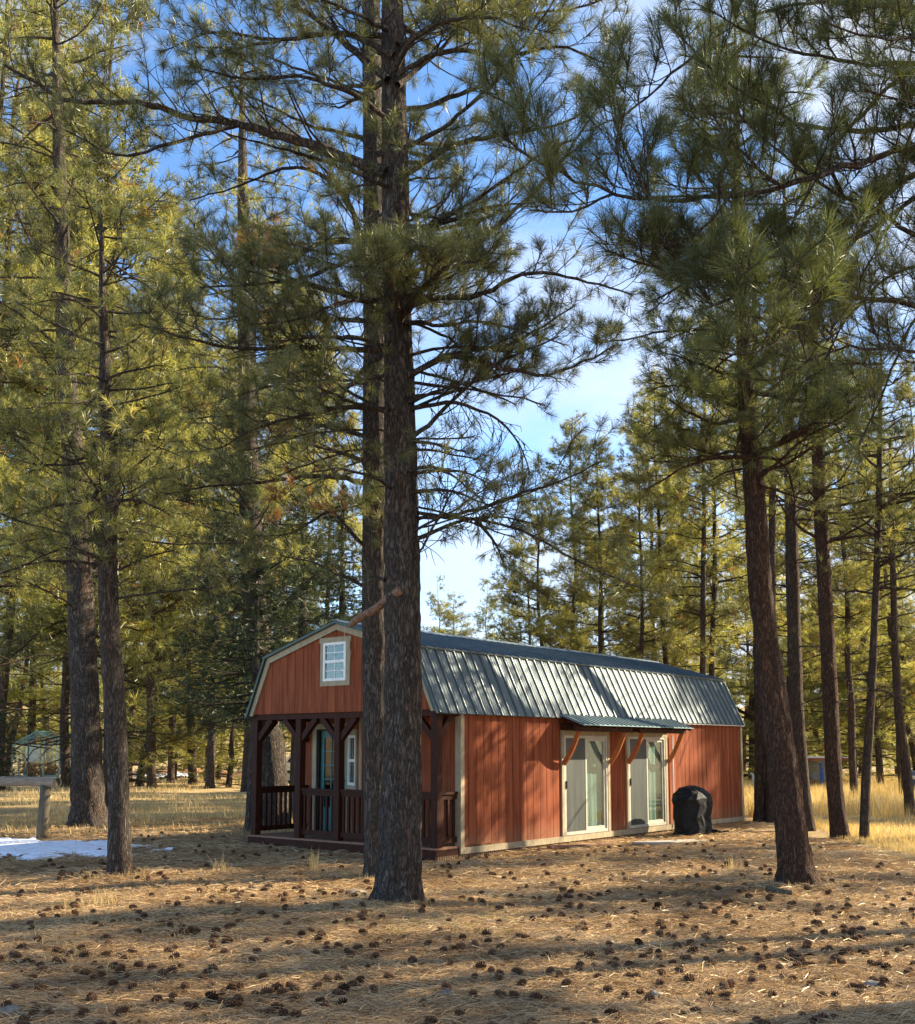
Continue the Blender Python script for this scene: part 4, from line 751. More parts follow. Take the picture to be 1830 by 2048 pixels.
midpine(25, [(1728, 1680, 18), (1731, 1575, 18), (1740, 1437, 16), (1747, 1300, 15), (1753, 1156, 13), (1758, 1000, 12), (1760, 850, 9), (1762, 700, 4)], 20.3, 'thin dark straight pine in the golden grass', (4.6, 9.8), 40, 1.7, (3, 0), nd=dict(n=22, ln=.18, w=.0085, seg=1))
midpine(26, [(1822, 1634, 20), (1812, 1530, 19), (1798, 1437, 17), (1790, 1300, 14), (1786, 1156, 12), (1782, 1000, 9), (1780, 880, 4)], 27, 'slender pine leaning in at the far right edge', (5.2, 10.0), 36, 2.0)
midpine(27, [(548, 1642, 66), (541, 1520, 60), (531, 1437, 56), (518, 1330, 52), (508, 1200, 48), (500, 1000, 42), (494, 800, 36), (490, 600, 30), (486, 400, 22), (484, 200, 12), (484, 60, 5)], 23.4, 'thick rough pine rising behind the porch railing', (4.8, 15.0), 76, 3.2, (0, 1), bk='bark_grey', nd=dict(n=20, ln=.2, w=.0095, seg=1), fl=.2)

# --- background pines: a few variants, copied
def variant(seed, H, cb, Rr, kinds, tuftn, ln, w, r0=.2, dens=.78, short=False, lim=8):
    T = Tree(seed); k = 10; P = []; x = y = 0
    for i in range(k+1): P.append((x, y, H*i/k-.05 if i == 0 else H*i/k)); x += T.r.uniform(-.12, .12); y += T.r.uniform(-.12, .12)
    T.trunk(P, [r0*(1-.93*(i/k)**1.1) for i in range(k+1)], n=12, step=.3, rough=.06, flare=.2, seed=seed)
    z = cb*H
    while z < H-.15:
        f = (z-cb*H)/(H-cb*H); env = Rr*(math.sin(min(1, f*2.2+.28)*math.pi/2))*(1-f**1.6*.92)
        for _ in range(T.r.choice((2, 3, 3, 4))):
            if T.r.random() > dens: continue
            a = T.r.uniform(0, 6.283); Ln = env*T.r.uniform(.5, 1.15)+.15; j = int(np.argmin(np.abs(T.path[:, 2]-z)))
            Q = T.curve(T.path[j], (math.cos(a), math.sin(a), .1+.4*f), Ln, 5, (0, 0, T.r.uniform(-.3, .45)), .3)
            T.tube(Q, np.linspace(.03*(1-f*.6), .008, len(Q)), 4)
            kd = kinds[T.r.randrange(len(kinds))]; ns = max(2, int(Ln*lim))
            for i in range(ns):
                t_ = .3+.7*(i+T.r.random())/ns; jj = min(4, int(t_*5)); p = Q[jj]+(Q[jj+1]-Q[jj])*(t_*5-jj); tg = unit(Q[jj+1]-Q[jj]); sdv = unit(np.cross(tg, (0, 0, 1)))*T.r.choice((-1, 1))
                v = unit(tg*.7+sdv*T.r.uniform(.2, 1)+np.array([0, 0, T.r.uniform(-.3, .6)])); q2 = p+v*T.r.uniform(.15, .5)*min(1, .4+env/2)
                T.tube([p, q2], [.008, .005], 3)
                for _2 in range(3):
                    v2 = unit(v+T.nr.normal(0, .6, 3)+np.array([0, 0, .3])); T.tuft(q2+T.nr.normal(0, .11, 3), v2, 2 if T.r.random() < .025 else kd, T.r.uniform(.8, 1.15))
        z += T.r.uniform(.18, .42)
    for _ in range(14):   # dead lower limbs
        z = T.r.uniform(cb*H*.35, cb*H); j = int(np.argmin(np.abs(T.path[:, 2]-z))); a = T.r.uniform(0, 6.28)
        T.tube(T.curve(T.path[j], (math.cos(a), math.sin(a), .05), T.r.uniform(.5, Rr*.8), 5, (0, 0, -.4), .4), np.linspace(.02, .005, 6), 4)
    r = T.needles(tuftn, ln, w, 1, (.2, 1.4), .14)
    me_t = mesh_np('trunk', np.concatenate(T.V), [np.concatenate(T.F)], MATS['bark_far'], None, smooth=True); V, F, mi = r; me_c = mesh_np('crown', V, F, NG, None, midx=mi)
    print('VAR', seed, len(T.tp), len(mi)); a, b = me_t.data, me_c.data; bpy.data.objects.remove(me_t); bpy.data.objects.remove(me_c); return a, b, H
VAR = [variant(31, 20, .24, 3.3, (1, 0), 16, .25, .016, .15, lim=7.5), variant(32, 18, .18, 3.0, (0, 0, 1), 16, .25, .016, .13, lim=7.5), variant(33, 16, .30, 2.5, (1, 1, 0), 16, .25, .016, .13, .80, lim=7.5),
       variant(34, 12, .16, 2.2, (0, 1, 0), 16, .24, .016, .10, lim=7.5), variant(35, 9, .05, 2.0, (1, 1, 0), 16, .24, .016, .09, lim=7.5), variant(36, 14, .42, 2.0, (0, 0, 1), 13, .24, .014, .13, .75)]
GR = 'pines of the sunlit stand beyond the cabin and meadow'
def bgpine(px, d, topy, v, label, group=GR, rz=None, wide=1.0, py=None):
    a, b, H = VAR[v]; x = (px-PPX)/FPX*d; z = gz(x, d); h = (1500-topy)/FPX*d+EYE; s = h/H; rr = random.Random(int(px*7+d))
    root = thing('pine_tree', label, 'pine tree', (x, d, z-.03), rr.uniform(0, 6.28), group); root.scale = (s**.6*wide, s**.6*wide, s)
    link('trunk', a, root); link('crown', b, root); return root
# px, distance, py of the top, variant, label, widening
BG = [(1148, 37, 815, 1, 'tall tapering golden pine rising behind the middle of the roof', 1.05), (1080, 41, 930, 3, 'olive pine left of the tall tapering one behind the roof', 1.1), (1212, 33, 860, 2, 'pine with thin dark trunk behind the roof centre', 1.0),
      (1280, 31, 900, 5, 'thin pine with a slightly tilted trunk above the roof', .9), (1300, 42, 760, 0, 'broad golden pine deep behind the roof', 1.1), (1342, 34, 720, 2, 'pine with bare lower limbs above the awning', 1.0),
      (1398, 30, 600, 2, 'thick-trunked pine, left stem of the pair above the roof end', 1.0), (1417, 31, 640, 5, 'right stem of the paired trunks above the roof end', .9), 
      (1500, 52, 760, 4, 'bushy bright pine seen past the rear corner of the cabin', 1.5), (1570, 41, 620, 0, 'tall yellow pine behind the dark curved trunk', 1.05), (1700, 36, 640, 2, 'golden-topped pine between stout and thin trunks', 1.0),
      (1752, 44, 850, 3, 'bushy green pine behind the thin dark trunk', 1.3), (1800, 36, 800, 5, 'sparse pine near the right edge', 1.1), (1850, 48, 700, 1, 'tall pine half out of frame on the right', 1.0), (1715, 60, 1050, 4, 'low dense young pine right of the shelter', 1.6), (1790, 58, 1100, 4, 'low dense young pine above the blue car', 1.6),
      (1610, 70, 1100, 4, 'rounded young pine behind the shelter', 1.6), (1480, 66, 1120, 4, 'young pine low beside the cabin rear corner', 1.5), (1380, 56, 1000, 3, 'middle-height pine over the far end of the ridge', 1.3), (1180, 50, 1060, 4, 'short golden pine just above the ridge', 1.3),
      (1045, 46, 1070, 4, 'short bushy pine at the right side of the sky gap', 1.1), (975, 75, 1165, 3, 'small distant pine alone in the sky gap', .9), (912, 72, 1180, 5, 'small distant pine in the sky gap, left of another', 1.1), (872, 62, 1160, 3, 'distant pine showing right beside the big front trunk', 1.0), (1010, 68, 1235, 4, 'lowest distant pine of the sky gap', 1.0),
      (72, 64, 420, 0, 'tall pine behind the greenhouse', 1.15), (-60, 33, -150, 0, 'huge golden pine at the left edge', 1.2), (10, 46, 100, 1, 'tall golden pine at the left edge behind another', 1.2), (140, 50, 230, 1, 'tall pine glimpsed behind the thick dark trunk', 1.2), (262, 52, 560, 2, 'straight pine with clear dark trunk left of the meadow', 1.2),
      (310, 48, 330, 1, 'yellow pine right of the slim crooked pine', 1.2), (347, 55, 640, 3, 'thin pine at the meadow edge above the far snow', 1.2), (392, 52, 520, 5, 'pine with pale foot at the meadow edge', 1.1), (420, 56, 620, 2, 'second thin pine right of the far snow', 1.1),
      (528, 38, 400, 2, 'full golden pine behind the dark evergreen', 1.0), (494, 44, 420, 1, 'pine with sunlit trunk just left of the porch', 1.1), (590, 48, 520, 2, 'olive pine behind the gable apex', 1.0), (640, 50, 700, 2, 'golden pine behind the loft window side', 1.1), (-60, 27, -350, 1, 'golden pine at the left edge nearest the camera of the stand', 1.2), (168, 31, -250, 1, 'golden pine behind the slim pine, crown past the frame top', 1.1), (224, 31, 120, 3, 'pine crown in the gap between slim pine and twin trunks', 1.2), 
      (285, 50, 1140, 4, 'bright young pine right of the slim crooked pine', 1.9), (352, 60, 1250, 4, 'low bright pine just above the far snow patch', 2.0), (462, 50, 1300, 4, 'low round pine just left of the porch corner post', 2.0), (62, 70, 1260, 4, 'low bright pine beyond the greenhouse gable', 2.0), (1700, 50, 1190, 4, 'dense low pine between the stout and thin trunks', 2.0), (1565, 47, 1210, 4, 'dense low pine framed by leaning and curved trunks', 2.0), (1825, 46, 1180, 3, 'dense pine behind the slender edge pine', 1.8), (1640, 52, 1240, 4, 'dense low pine rising over the shelter roof', 2.0), (300, 64, 1080, 4, 'young round pine left of the far snow', 1.7), (235, 60, 1150, 4, 'young pine between thick and slim trunks', 1.5), (375, 75, 1200, 4, 'bright bushy pine behind the far snow', 1.8), (440, 62, 1230, 4, 'bright bushy pine left of the porch', 1.7), (560, 58, 1200, 4, 'yellow young pine framed by the porch opening', 1.8), (110, 66, 1130, 4, 'bright pine low behind the greenhouse', 1.8), (20, 62, 1100, 4, 'low pine at the left edge behind the greenhouse', 1.8)]
for (px, d, ty, v, lab, wd_) in BG: bgpine(px, d, ty, v, lab, wide=wd_)
# far line of pines closing the horizon
rr = random.Random(5)
for i in range(52):
    d = rr.uniform(78, 150); px = -700+3300*(i+rr.random())/52; top = rr.uniform(1180, 1330) if not (830 < px < 1060) else rr.uniform(1250, 1330)
    bgpine(px, d, top, rr.choice((3, 4, 4, 3, 2)), 'distant pine in the far tree line', 'distant pines of the far tree line', wide=rr.uniform(1.3, 2.0))
# pines right of the picture whose shade falls across the cabin and the ground
for (x, y, h, v, w_) in ((8.6, 11.6, 13, 5, 1.35), (12.2, 12.4, 14, 5, 1.2), (15.5, 11.5, 13, 5, 1.0), (13.5, 16.8, 13, 2, .9), (13.2, 21.9, 18, 5, 1.0), (24, 24.0, 16, 5, 1.1), (27, 33, 18, 1, 1.2)):
    a, b, H = VAR[v]; root = thing('pine_tree', 'pine standing out of frame to the right', 'pine tree', (x, y, gz(x, y)-.03), x*3.7, 'pines out of frame on the right'); s = h/H; root.scale = (s**.6*w_, s**.6*w_, s); link('trunk', a, root); link('crown', b, root)

# --- dark fir left of the cabin
def fir(label, px, d, topy, botz, Rr, seed, name='fir_tree', n=30, matn='needles_dark', cat='fir tree'):
    T = Tree(seed); x, y = (px-PPX)/FPX*d, d; H = (1500-topy)/FPX*d+EYE; z0 = gz(x, y)
    T.trunk([(x, y, z0-.05), (x+.05, y, H*.5), (x, y, H)], [.017*H+.03, .011*H+.02, .02], n=14, step=.25, rough=.06, flare=.25, seed=seed)
    z = botz
    while z < H:
        f = (z-botz)/(H-botz); env = Rr*(1-f)**.8*min(1, .55+f*2.5)
        for _ in range(5):
            a = T.r.uniform(0, 6.28); Ln = env*T.r.uniform(.55, 1.15)+.1; Q = T.curve((x, y, z), (math.cos(a), math.sin(a), -.15), Ln, 5, (0, 0, .35), .25); T.tube(Q, np.linspace(.025, .006, 6), 4)
            for i in range(int(Ln*11)+2):
                t_ = .15+.85*T.r.random(); jj = min(4, int(t_*5)); p = Q[jj]+(Q[jj+1]-Q[jj])*(t_*5-jj)+T.nr.normal(0, .16, 3)*min(1, Ln); T.tuft(p, unit(Q[-1]-Q[0]+T.nr.normal(0, .5, 3)), 0, T.r.uniform(.7, 1.2))
        z += T.r.uniform(.13, .28)
    root = thing(name, label, cat, (x, y, 0)); b = np.array([x, y, 0.]); mesh_np('trunk', np.concatenate(T.V)-b, [np.concatenate(T.F)], MATS['bark_grey'], root, smooth=True)
    V, F, mi = T.needles(n, .12, .010, 1, (.2, 1.5), .12); mesh_np('crown', V-b, F, MATS[matn], root); print('FIR', len(T.tp), len(mi)); return root
fir('broad dark evergreen standing behind the cabin left of the gable', 600, 27.5, 980, 2.4, 3.0, 41)
fir('dark evergreen right against the thick rough pine at the porch corner', 508, 22.1, 1110, 2.35, 1.9, 45)
fir('narrower dark evergreen at the left end of the dark mass beside the porch', 425, 47, 1130, 2.6, 3.0, 42)
fir('dark evergreen filling behind the gable window side', 680, 33, 960, 3, 2.6, 43)
fir('small dark juniper bush left of the greenhouse', 8, 44, 1400, .15, 1.25, 44, 'juniper_bush', 26, cat='bush')

# ------------------------------------------------------------------ objects
# covered grill
gp = at(1386, 1667, 21.7); gp[2] = gz(gp[0], gp[1])
gr_ = thing('covered_grill', 'barbecue grill under a crumpled black cover beside the cabin wall', 'grill', tuple(gp), HA)
import bmesh
rs = np.random.RandomState(12); nu, nvv = 15, 7; V = []; zz = [0, .17, .36, .55, .70, .83, .92, .965]; kk = [1.0, .93, .93, .98, 1.0, .90, .66, .20]
for j in range(nvv+1):
    for i in range(nu):
        a = (i+.5*(j % 2)+rs.uniform(-.28, .28))/nu*2*math.pi; ca, sa = math.cos(a), math.sin(a); ex = 3.0; rad = (abs(ca/.48)**ex+abs(sa/.33)**ex)**(-1/ex)
        k = kk[j]*(1+rs.uniform(-.10, .07)*(1 if j < 6 else .4)); z = zz[j]+(rs.uniform(-.035, .035) if 0 < j < 6 else 0); x = rad*k*ca; y = rad*k*sa; q_ = max(0, x/.45)
        z -= .16*q_**1.4*(z/.95)**2; x += .12*q_*max(0, 1-z/.3)-.08*q_*math.exp(-((z-.3)/.16)**2); V.append((x, y, z))
bmm = bmesh.new(); bv = [bmm.verts.new(v) for v in V]
for j in range(nvv):
    for i in range(nu):
        p0, p1, p2, p3 = bv[j*nu+i], bv[j*nu+(i+1) % nu], bv[(j+1)*nu+(i+1) % nu], bv[(j+1)*nu+i]
        for f_ in (((p0, p1, p3), (p1, p2, p3)) if j % 2 else ((p0, p1, p2), (p0, p2, p3))): bmm.faces.new(f_)
bmm.faces.new(bv[nvv*nu:]); me = bpy.data.meshes.new('cover'); bmm.to_mesh(me); bmm.free(); me.materials.append(MATS['black_plastic']); o = link('cover', me, gr_)
md = o.modifiers.new('b', 'BEVEL'); md.width = .022; md.segments = 3; md.limit_method = 'NONE'
# cover hem spilling on the ground
V = []; 
for j in range(9):
    for i in range(25):
        u_ = i/24; w = j/8; hx = .25+.42*u_; hy = -.34-.16*math.sin(u_*3)+(w-.5)*.20*(1-.4*u_); V.append((hx, hy, .012+.075*math.sin(w*math.pi)*(1-.55*u_)*(1+.35*math.sin(u_*11+w*4))))
V = np.array(V); i = (np.arange(8)[:, None]*25+np.arange(24)[None]).ravel(); mesh_np('cover_hem', V, [np.stack([i, i+1, i+26, i+25], 1)], MATS['black_plastic'], gr_, smooth=True)
m = MB()
for (x, y) in ((-.3, -.2), (.3, -.2), (-.3, .2), (.3, .2)): m.box(x-.02, x+.02, y-.02, y+.02, 0, .5)
m.build('cart_frame', MATS['rubber'], gr_)
# log hitching rail
rp_ = at(86, 1677, 20.3); rx, ry = rp_[0], rp_[1]; rz0 = gz(rx, ry)
rail = thing('log_rail', 'weathered log rail resting on a round post beside the snow', 'rail', (rx, ry, rz0), R(-30))
LZ = at(86, 1564, 20.3)[2]-rz0
m = MB(); pts = [(.33-.35*i, 0.01*math.sin(i*1.3), LZ+.006*math.sin(i)) for i in range(0, 16)]; m.tube(pts, [.092+.004*math.sin(i*2.1) for i in range(16)], 20, cap=False); lg = m.build('log', MATS['log_weathered'], rail, smooth=True)
for x_ in (.33, -4.92):
    m = MB(); n_ = 20; c = (x_, 0, LZ)
    rings = [(.0925, 0), (.072, .0), (.066, -.03), (.02, -.035)]
    sgn = 1 if x_ > 0 else -1
    for (r0, o0), (r1, o1) in zip(rings, rings[1:]):
        for i in range(n_):
            a0, a1 = i*2*math.pi/n_, (i+1)*2*math.pi/n_; m.poly([(x_+sgn*o0, r0*math.cos(a0), LZ+r0*math.sin(a0)), (x_+sgn*o0, r0*math.cos(a1), LZ+r0*math.sin(a1)), (x_+sgn*o1, r1*math.cos(a1), LZ+r1*math.sin(a1)), (x_+sgn*o1, r1*math.cos(a0), LZ+r1*math.sin(a0))])
    m.poly([(x_-sgn*.035, .02*math.cos(i*2*math.pi/n_), LZ+.02*math.sin(i*2*math.pi/n_)) for i in range(n_)]); m.build('log_end', MATS['log_end'], lg)
for x_ in (0, -4.4):
    m = MB(); m.tube([(x_-.03, 0, -.1), (x_-.02, 0, .3), (x_, 0, .7), (x_+.01, 0, LZ-.06)], [.108, .104, .098, .095], 20); m.build('post', MATS['post_weathered'], rail, smooth=True)
# greenhouse frame
g0 = at(83, 1556, 60); gx0, gy0 = g0[0], g0[1]; gzz = gz(gx0, gy0)
gh_ = thing('greenhouse', 'small glasshouse with green metal frame and gabled top', 'greenhouse', (gx0, gy0, gzz), R(4))
m = MB(); hw = 1.25; dp = 2.2; ez = 1.95; az = 2.65
def bar(a, b, w=.06): m.beam(a, b, w, w)
for y in (-dp/2, 0, dp/2):
    for x in (-hw, hw): bar((x, y, 0), (x, y, ez))
    bar((-hw, y, ez), (0, y, az)); bar((hw, y, ez), (0, y, az))
for y in (-dp/2, dp/2):
    for x in (-.42, .42): bar((x, y, 0), (x, y, ez+.35))
    bar((-hw, y, ez), (hw, y, ez)); bar((-hw, y, .02), (hw, y, .02)); bar((-.42, y, .0), (-.42, y, ez+.4))
for x in (-hw, hw): bar((x, -dp/2, ez), (x, dp/2, ez)); bar((x, -dp/2, .03), (x, dp/2, .03))
bar((0, -dp/2, az), (0, dp/2, az))
for t_ in (.33, .66):
    for s_ in (-1, 1): bar((s_*hw*(1-t_), -dp/2, ez+(az-ez)*t_), (s_*hw*(1-t_), dp/2, ez+(az-ez)*t_), .03)
for k in range(6):
    y = -dp/2+dp*(k+.5)/6
    for s_ in (-1, 1): bar((s_*hw, y, ez), (0, y, az), .025)
m.build('frame', MATS['steel_green'], gh_)
m = MB()
for (xa, xb) in ((-hw+.03, -.45), (-.39, .39), (.45, hw-.03)): m.box(xa, xb, -dp/2-.005, -dp/2+.005, .05, ez-.03)
m.build('pane', MATS['glass_clear'], gh_)
m = MB(); m.box(-hw+.03, hw-.03, -.01, .01, 0, 0); m = MB(); m.box(-hw+.05, -.46, dp/2-.02, dp/2-.005, .95, ez-.04); m.build('back_panel', MATS['grey_board'], gh_)
m = MB(); m.box(-hw+.03, -.45, -dp/2+.01, -dp/2+.02, .03, .28); m.box(.45, hw-.03, -dp/2+.01, -dp/2+.02, .03, .28); m.build('kick_panel', MATS['steel_green'], gh_)
T = Tree(60)
for k in range(60): T.limb(T.curve((T.r.uniform(-.9, 1.0), T.r.uniform(-.7, .7), 0), (T.nr.normal(0, .3), T.nr.normal(0, .3), 1), T.r.uniform(.6, 1.25), 4, (0, 0, -.4), .4), .012, .004, 1, 3, .25, 2, 2, 4)
root = thing('dead_plants', 'dry rust-brown shrubs growing inside the glasshouse', 'shrub', (gx0, gy0, gzz)); mesh_np('stems', np.concatenate(T.V), [np.concatenate(T.F)], MATS['twig'], root)
V, F, mi = T.needles(14, .12, .02, 1); mesh_np('foliage', V, F, MATS['needles_brown'], root)
# snow patches
def snow(name, label, cx, cy, rx_, ry_, seed, thr=.0, h=.05, nn=170):
    X, Y = np.meshgrid(np.linspace(-1, 1, nn), np.linspace(-1, 1, nn)); x = cx+X.ravel()*rx_; y = cy+Y.ravel()*ry_
    e = 1-(X.ravel()**2+Y.ravel()**2); nzv = vnoise(np.stack([x*1.1, y*1.5, x*0], 1), seed)*.45+vnoise(np.stack([x*3.2, y*4.5, x*0+2], 1), seed+1)*.35+vnoise(np.stack([x*9, y*12, x*0+4], 1), seed+2)*.15
    mk = e*1.3+nzv-.25; z = gh(x, y)+np.clip(mk*2.5, 0, 1)**.6*h-.008; idx = np.arange(nn*nn).reshape(nn, nn)
    q = np.stack([idx[:-1, :-1], idx[:-1, 1:], idx[1:, 1:], idx[1:, :-1]], -1).reshape(-1, 4); q = q[(mk[q] > 0).all(1)]
    o = mesh_np(name, np.stack([x, y, z], 1), [q], MATS['snow'], smooth=True); tag(o, label, 'snow', kind='stuff'); return o
snow('snow_patch', 'melting snow patch on the ground beside the slim pine', -8.25, 18.5, 3.55, 2.05, 20, h=.07)
snow('snow_patch', 'far snow patch at the edge of the meadow', -17.6, 66, 1.9, 4.5, 24, h=.22, nn=70)
# low red earth bank behind the meadow
V = []; nn = 60
for j in range(12):
    for i in range(nn): x = -24+14*i/(nn-1); y = 68+4*j/11; V.append((x, y, gz(x, y)-.05+.42*math.sin(i/(nn-1)*math.pi)*math.sin(j/11*math.pi)*(1+.35*math.sin(i*.9)+.2*math.sin(i*2.3))))
i = (np.arange(11)[:, None]*nn+np.arange(nn-1)[None]).ravel(); tag(mesh_np('earth_bank', V, [np.stack([i, i+1, i+nn+1, i+nn], 1)], MATS['soil_red'], smooth=True), 'low bank of reddish earth behind the meadow', 'bank', kind='structure')
# shelter with blue post
s0 = at(1648, 1575, 46); sx0, sy0 = s0[0], s0[1]; sz0 = gz(sx0, sy0)
sh = thing('shelter', 'small open shelter with flat white roof and blue post', 'shelter', (sx0, sy0, sz0))
MB().box(-.95, 1.05, -.9, .9, 1.36, 1.43).build('roof', MATS['vinyl_white'], sh); MB().box(-.9, 1.0, -.85, .85, 1.24, 1.355).build('roof_beam', MATS['rust_board'], sh)
for x_, y_ in ((-.33, -.8), (.95, .75), (-.85, .75)): MB().tube([(x_, y_, -.05), (x_, y_, 1.24)], .085, 12).build('post', MATS['blue_paint'], sh)
MB().box(-.85, .95, .80, .84, .45, 1.22).build('back_board', MATS['grey_board'], sh); MB().box(-.85, .95, .4, .8, .40, .46).build('bench', MATS['trim_tan'], sh); MB().box(-.85, .95, .42, .46, .0, .39).build('bench_front', MATS['rust_board'], sh)
# pale vent pipe with an elbow
v0 = at(1507, 1577, 42); vz = gz(v0[0], v0[1]); o = MB().tube([(0, 0, -.05), (0, 0, .55), (0, 0, .68), (-.03, 0, .74), (-.10, 0, .77)], .045, 10).build('vent_pipe', MATS['galvanised'], None, smooth=True); o.location = (v0[0], v0[1], vz); tag(o, 'pale bent pipe standing in the grass beyond the cabin corner', 'pipe')
v0 = at(486, 1563, 50); o = MB().tube([(0, 0, -.05), (0, 0, .3), (0, 0, .52)], .06, 10).build('utility_box_post', MATS['galvanised'], None, smooth=True); o.location = (v0[0], v0[1], gz(v0[0], v0[1])); tag(o, 'short pale post at the meadow edge left of the porch', 'post')
# vehicles
def car(label, x, y, rz, paint, name='parked_car', Lc=4.5, cat='car'):
    root = thing(name, label, cat, (x, y, gz(x, y)), rz); W = .88
    prof_ = [(-Lc/2, .35), (-Lc/2+.02, .85), (-Lc/2+.25, 1.0), (-Lc/2+.9, 1.02), (Lc/2-1.35, 1.0), (Lc/2-.35, .88), (Lc/2-.02, .7), (Lc/2, .35)]
    m = MB(); m.prism([(x_, -W, z_) for x_, z_ in prof_], (0, 2*W, 0)); b = m.build('body', paint, root, bevel=.05)
    cab = [(-Lc/2+.55, 1.0), (-Lc/2+.95, 1.52), (Lc/2-2.1, 1.55), (Lc/2-1.4, 1.01)]
    m = MB(); m.prism([(x_, -W+.08, z_) for x_, z_ in cab], (0, 2*W-.16, 0)); m.build('cabin_roof', paint, b, bevel=.06)
    m = MB(); gl = [(-Lc/2+.75, 1.06), (-Lc/2+1.02, 1.44), (Lc/2-2.15, 1.46), (Lc/2-1.62, 1.06)]; m.prism([(x_, -W+.07, z_) for x_, z_ in gl], (0, 2*W-.14, 0)); m.build('window', MATS['rubber'], b)
    for x_ in (-Lc/2+.85, Lc/2-.85):
        for y_ in (-W+.1, W-.1):
            m = MB(); m.tube([(x_, y_-.11, .33), (x_, y_+.11, .33)], .33, 20); w_ = m.build('wheel', MATS['rubber'], root); m = MB(); m.tube([(x_, y_-.12, .33), (x_, y_+.12, .33)], .18, 12); m.build('rim', MATS['galvanised'], w_)
    for y_ in (-.6, .6): MB().box(Lc/2-.03, Lc/2+.012, y_-.16, y_+.16, .62, .74).build('headlight', MATS['vinyl_white'], root)
    return root
c0 = at(1838, 1590, 40); car('dark blue car parked at the right edge behind the slender pine', c0[0]+1.9, c0[1], R(178), MATS['car_blue'])
c0 = at(600, 1572, 55); car('white pickup-sized vehicle glimpsed through the porch opening', c0[0]+.9, c0[1], R(4), MATS['vinyl_white'])
# broken log lodged against the two trunks
a_ = at(701, 1250, 12.4); b_ = at(800, 1182, 11.62); br = MB(); pts = [a_+(b_-a_)*t_+np.array([0, 0, .012*math.sin(t_*9)]) for t_ in np.linspace(0, 1, 22)]
br.tube(pts, [(.040+.012*t_)*(1-.16*(abs(math.sin(t_*11.5)) < .22)+.05*math.sin(t_*61)) for t_ in np.linspace(0, 1, 22)], 14); o = br.build('broken_log', MATS['peeled_wood'], None, smooth=True); tag(o, 'short broken branch stub, orange-brown and peeled, slanting across the twin trunks', 'broken branch')
# stones, boards, sticks
def stone(px, py, d, s, label, seed, flat=.5, name='stone'):
    p = at(px, py, d); me = bpy.data.meshes.new(name); import bmesh; b = bmesh.new(); bmesh.ops.create_icosphere(b, subdivisions=3, radius=1)
    co = np.array([v.co[:] for v in b.verts]); f = 1+vnoise(co*1.7+seed, 11)*.35+vnoise(co*4+seed, 12)*.08
    for v, k in zip(b.verts, f): v.co = v.co*k; v.co.z *= flat; v.co *= s
    b.to_mesh(me); b.free(); me.materials.append(MATS['stone']); o = link(name, me); o.location = (p[0], p[1], gz(p[0], p[1])+s*flat*.35); o.rotation_euler = (0, 0, seed); tag(o, label, 'stone'); return o
stone(712, 1778, 12.9, .15, 'flat grey stone leaning at the foot of the big front pine', 1, .25)
stone(893, 1978, 7.75, .05, 'small pale stone on the needles below the big front pine', 2, .6)
stone(1010, 1972, 7.9, .03, 'tiny white stone in the middle foreground', 3, .6)
stone(20, 2010, 7.0, .07, 'grey stone at the bottom left corner', 4, .6)
stone(1745, 1962, 8.0, .07, 'pale rounded stone among cones at lower right', 5, .6)
stone(1762, 1785, 13.0, .06, 'pale stone right of the leaning pine', 6, .6)
stone(1308, 1985, 7.7, .05, 'light stone beside two cones at lower right centre', 7, .7)
def board(px, py, d, L_, w, th, rz, label, mt, name='board'):
    p = at(px, py, d); o = MB().box(-L_/2, L_/2, -w/2, w/2, 0, th).build(name, mt, None, bevel=.004); o.location = (p[0], p[1], gz(p[0], p[1])+.012); o.rotation_euler = (R(2), R(1), rz); tag(o, label, 'board' if name == 'board' else name)
board(1160, 1692, 18.9, 1.5, .12, .03, R(40), 'weathered board lying along the cabin foot below the first glass door', MATS['deck_board'])
board(1340, 1684, 19.7, 1.6, .30, .04, R(35), 'low pale concrete slab in front of the second glass door', MATS['concrete'], 'slab')
def stick(pix, r_, label, mt='twig'):
    P = []
    for (x, y, d) in pix: p = at(x, y, d); p[2] = gz(p[0], p[1])+r_+.01; P.append(p)
    o = MB().tube(P, [r_*(1.1-.5*i/len(P)) for i in range(len(P))], 7).build('stick', MATS[mt], None, smooth=True); tag(o, label, 'stick')
stick([(1535, 1795, 12.55), (1560, 1802, 12.4), (1585, 1806, 12.3)], .035, 'short dark stick below the leaning pine', 'log_end')
stick([(1575, 1997, 7.4), (1600, 2005, 7.25), (1625, 2012, 7.1)], .008, 'thin stick lying at lower right')
stick([(1060, 2020, 7.05), (1090, 2016, 7.1), (1120, 2022, 7.0)], .009, 'thin grey stick at bottom centre')
# bare weed stalks
def weed(px, py, d, h, label, seed):
    p = at(px, py, d); T = Tree(seed)
    for k in range(3): T.limb(T.curve((0, 0, 0), (T.r.uniform(-.5, .5), T.r.uniform(-.2, .2), 1), h*T.r.uniform(.6, 1), 5, (T.r.uniform(-.4, .4), 0, 0), .25), .004, .002, 0, 4, .12, 1, 0, 4, .4)
    o = mesh_np('weed', np.concatenate(T.V), [np.concatenate(T.F)], MATS['twig']); o.location = (p[0], p[1], gz(p[0], p[1])); tag(o, label, 'weed')
weed(315, 1735, 15.1, .5, 'bare branching weed stalk right of the slim crooked pine', 71); weed(440, 1745, 14.6, .35, 'bare dry stalk midway between slim pine and cabin', 72)

